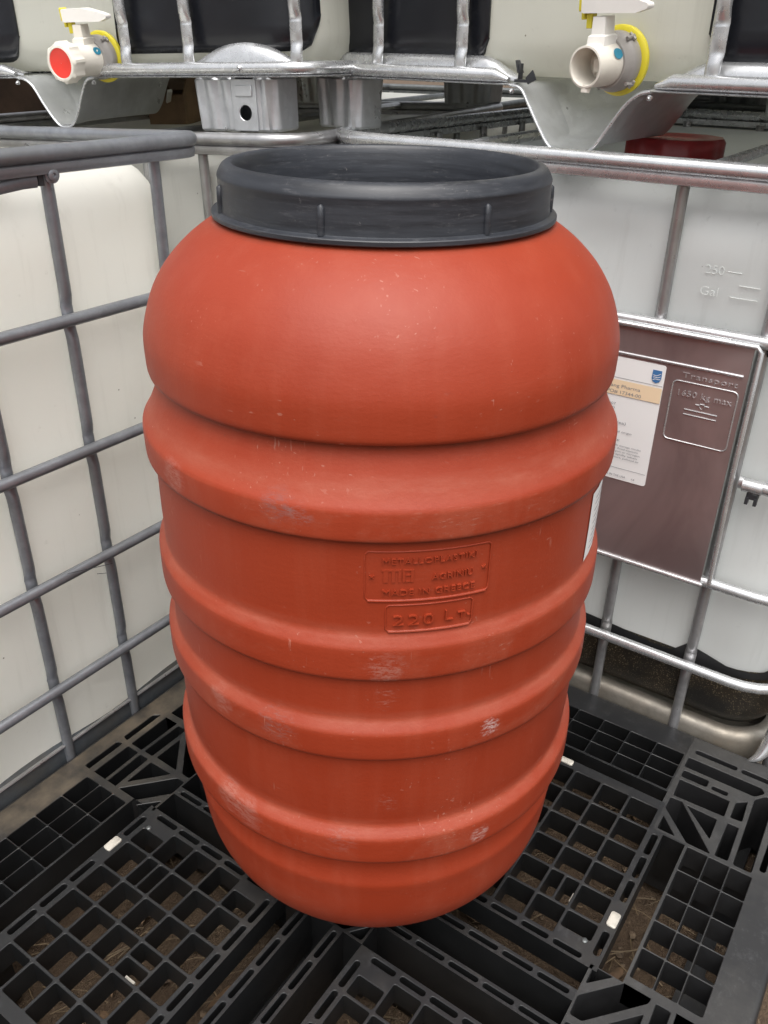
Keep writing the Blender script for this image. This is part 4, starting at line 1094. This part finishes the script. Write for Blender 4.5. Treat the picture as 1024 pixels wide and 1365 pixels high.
    # faint moulded gallon marks on tank
    for s, xa, xb, zb in (('250', .748, .775, .838), ('Gal', .746, .772, .806)):
        vs_, fs = text_fit(s, xa, xb, zb, .013, extrude=.0003, offset=-.02)
        MB().add([(v[0], .0172 - v[2], v[1]) for v in vs_], fs).build('moulded_scale', M_TANK_COOL, Rt, 30)
    for k, (xa, xb, zz) in enumerate(((.780, .800, .844), (.80, .83, .826), (.79, .83, .808))):
        MB().tube([(xa, .0185, zz), (xb, .0185, zz)], .0007, 6).build('moulded_scale', M_TANK_COOL, Rt)
    # corner casting / heel of the cage
    rr = [(p[0], p[1]) for p in rrect(.034, 1.034, -.004, 1.17, .10, 8)]
    bp = [(1.026, .060, .30), (1.027, .052, .20), (1.027, .044, .12), (1.025, .036, .070), (1.021, .026, .035), (1.016, .018, .016), (1.010, .010, .006), (1.003, .004, .001), (.996, .000, -.003)]
    MB().tube(bp, rad=[(.011, .011), (.011, .011), (.012, .012), (.013, .013), (.015, .013), (.016, .011), (.015, .008), (.011, .005), (.004, .002)], seg=12).build('corner_brace', M_BAR_BRIGHT, Rt, 70)
    MB().tube([(1.03, .03, -.14), (1.030, .028, .03)], .012, 10).build('corner_leg', M_BAR_MID, Rt, 60)
    # ---- middle tote behind, supports the upper left one
    dM = (-.17, .985); tilt = TILT
    Mm = frame_matrix((.115, -.049, 0), dM, tilt)
    Mt = make_tote('liquid_tote', Mm, 'pale tote behind the left one, standing under the stacked red capped tote', 'totes standing on the ground',
                   -.95, .145, 1.17, 0.0, .990, [-.70, -.52, -.33, -.20, -.070, .06], [.76, .55, .35, .16], M_TANK_M, M_BAR_MID, M_BAR_MID, M_SHEET_DARK, post_side=[.2, .4, .6, .8, 1.0], rcage=.08)
    bolt(Mt, (-.29, -.014, .968), (0, -1, 0), .006)
    # ---- upper left stacked tote
    Am = frame_matrix((.105, -.049, .990), dM, tilt)
    vA = [(-.515, .0885), (-.498, .086), (-.480, .074), (-.463, .048), (-.446, .024), (-.428, .006), (-.410, .003), (-.394, .008), (-.378, .026), (-.362, .056), (-.349, .078), (-.338, .086), (-.322, .0885)]
    domeA = lambda x: .111 + .030 * max(0.0, math.cos(min(1.0, abs(x + .010) / .098) * PI / 2)) ** .8
    A = upper_tote(Am, 'stacked tote at upper left, valve closed by a white cap with red centre', -.960, .135, 1.17, vA,
                   [(-.280, .17, .127), (-2, -.528, .112)], [-.86, -.70, -.250, -.112, .106], domeA,
                   dict(x=-.316, y=.020, z=.122, axis=(.0, -1, -.09), capped=True, length=.118, handle_ang=0, scale=.92), right_foot=(-.116, .062, -.002), left_foot=(-.945, -.75))
    MB().tube([(-.425, .012, .128), (-.420, -.002, .116), (-.408, -.012, .106)], rad=[(.006, .0025)] * 3, seg=8).build('strap_end', M_DARKCLIP, A)
    # ---- upper right stacked tote
    dB = (.114, .993); Bm = frame_matrix((-.07, .03, .990), dB)
    vB = [(.368, .0885), (.388, .084), (.405, .062), (.428, .030), (.450, .005), (.475, .0005), (.505, .0005), (.523, .006), (.545, .036), (.568, .068), (.588, .084), (.606, .0885)]
    domeB = lambda x: .127
    B = upper_tote(Bm, 'stacked tote at upper right with open white outlet pipe and yellow ring', -.098, 1.06, 1.17, vB,
                   [(-.2, .300, .118), (.664, 2, .112)], [.082, .262, .685, .86], domeB,
                   dict(x=.534, y=.030, z=.125, axis=(-.12, -1, -.10), capped=False, length=.085, handle_ang=0, scale=1.0), right_foot=(.88, 1.04), left_foot=(-.090, .036))
    bolt(B, (-.088, .008, .104), (-.8, -.6, 0), .006, M_BAR_BRIGHT)
    bolt(A, (.004, -.013, .101), (0, -1, 0), .0045, M_BAR_BRIGHT)
    MB().box((.376, -.006, .092), (.400, -.003, .096)).box((.382, -.006, .096), (.385, .004, .118), .0005).tube([(.383, .000, .105), (.376, .000, .122)], rad=[(.010, .0015), (.007, .0015)], seg=8).tube([(.398, -.004, .094), (.412, -.006, .103)], rad=[(.0015, .006), (.0015, .009)], seg=6).build('seal_tab', M_DARKCLIP, B)
    for par, x in ((B, .372), (B, .605), (A, -.515), (A, -.325)): bolt(par, (x, -.004, .080), (0, -1, -.3), .003, M_BAR_BRIGHT, 'rivet')
    # ---- second row, lower and upper
    for (o, dr, lab_l, lab_u, x0, x1, red) in (((-1.27, .02, 0), (0.03, 1), 'lower tote in the second row behind the right one', 'upper tote in the second row behind the right stack', -.10, .90, True),
                                    ((-1.02, -.62, 0), (-.17, .985), 'lower tote in the second row behind the left stack', 'upper tote in the second row behind the left stack, seen in the gap', -.75, .42, False)):
        m = frame_matrix(o, dr)
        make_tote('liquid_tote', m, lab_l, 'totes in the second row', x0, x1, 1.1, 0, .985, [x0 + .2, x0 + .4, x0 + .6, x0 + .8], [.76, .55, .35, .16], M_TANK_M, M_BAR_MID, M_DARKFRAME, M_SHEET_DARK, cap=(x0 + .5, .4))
        m2 = frame_matrix((o[0], o[1], .985), dr)
        if red: make_tote('liquid_tote', m2, lab_u, 'totes in the second row', x0, x1, 1.1, .125, 1.11, [x0 + .2, x0 + .4, x0 + .6, x0 + .8], [.30, .52, .72, .92], M_TANK_BACK, M_BAR_MID, M_BAR_MID, M_DARKFRAME, leg_z=0.0)
        r = [c for c in bpy.data.objects if c.parent is None and c.name.startswith('liquid_tote')]
    # ---- scrap cartons on the second row's lower totes
    rnd = random.Random(5)
    def carton(x, y, z, s, rz, mat_, label, name='cardboard_box'):
        root = empty(name, (x, y, z), label, 'cardboard box'); root.rotation_euler = (rnd.uniform(-.1, .1), rnd.uniform(-.1, .1), rz)
        a, b, c = s; t = .003
        mb = MB().box((-a, -b, 0), (a, -b + t, c)).box((-a, b - t, 0), (a, b, c)).box((-a, -b + t, 0), (-a + t, b - t, c)).box((a - t, -b + t, 0), (a, b - t, c)).box((-a + t, -b + t, 0), (a - t, b - t, t))
        mb.build('box_body', mat_, root)
        for sg in (-1, 1):
            f = MB().box((-a, 0, 0), (a, b * .8, t)); f.xf(Matrix.Translation((0, sg * b, c)) @ Matrix.Rotation(rnd.uniform(.5, 1.2) * sg, 4, 'X') @ (Matrix.Identity(4) if sg > 0 else Matrix.Scale(-1, 4, (0, 1, 0))))
            f.build('flap', mat_, root)
    for i_, (x, y, sx, sy, sz, rz, mt, lab) in enumerate((
            (-.575, .62, .070, .050, .070, .4, M_CARD, 'crumpled brown carton under the stacked left tote, nearest the steel foot'),
            (-.70, .80, .080, .060, .085, -.5, M_CARD2, 'pale faded carton lying behind the brown carton under the stacked tote'),
            (-.60, .95, .060, .050, .070, 1.1, M_CARD, 'small brown carton farthest back under the stacked left tote'),
            (-.50, .86, .028, .040, .050, .2, M_REDBAG, 'small red plastic box between the cartons under the stacked tote'))):
        P = Mm @ Vector((x, y, .962)); carton(P.x, P.y, P.z, (sx, sy, sz), rz, mt, lab, 'cardboard_box' if mt != M_REDBAG else 'plastic_box')
    for i_, (x, y, a, L_) in enumerate(((-.55, .55, .9, .16), (-.66, .66, -.3, .13), (-.62, .74, .35, .10))):
        P = Mm @ Vector((x, y, .966)); mb = MB().box((-L_ / 2, -.006, 0), (L_ / 2, .006, .006), .0015)
        o = mb.build('wood_lath', M_CARD2 if i_ else M_PAPER, None); o.location = P + Vector((0, 0, .045 + .012 * i_)); o.rotation_euler = (.2, -.35 + .3 * i_, a)
        tag(o, ['white painted lath lying across the brown carton', 'faded lath leaning on the pale carton', 'short faded lath between the two cartons'][i_], 'wooden lath')
    cr = empty('filler_crate', (-.55, -1.95, -.15), 'tall dark wooden crate added to fill the dark gap behind the left totes', 'crate')  # added crate standing in for the darkness at the far left
    for f_ in range(9):
        MB().box((.30, -.55 + f_ * .125, 0), (.32, -.55 + f_ * .125 + .115, 1.35), .003).build('plank', M_WOOD, cr)
    MB().box((-.3, -.54, 0), (.298, .57, 1.33)).build('crate_body', M_WOOD, cr)
    return A, B, Mt, carton

TILT = 0.030
build_ground()
build_pallet()
build_barrel()
A, B, Mt, carton = build_totes()
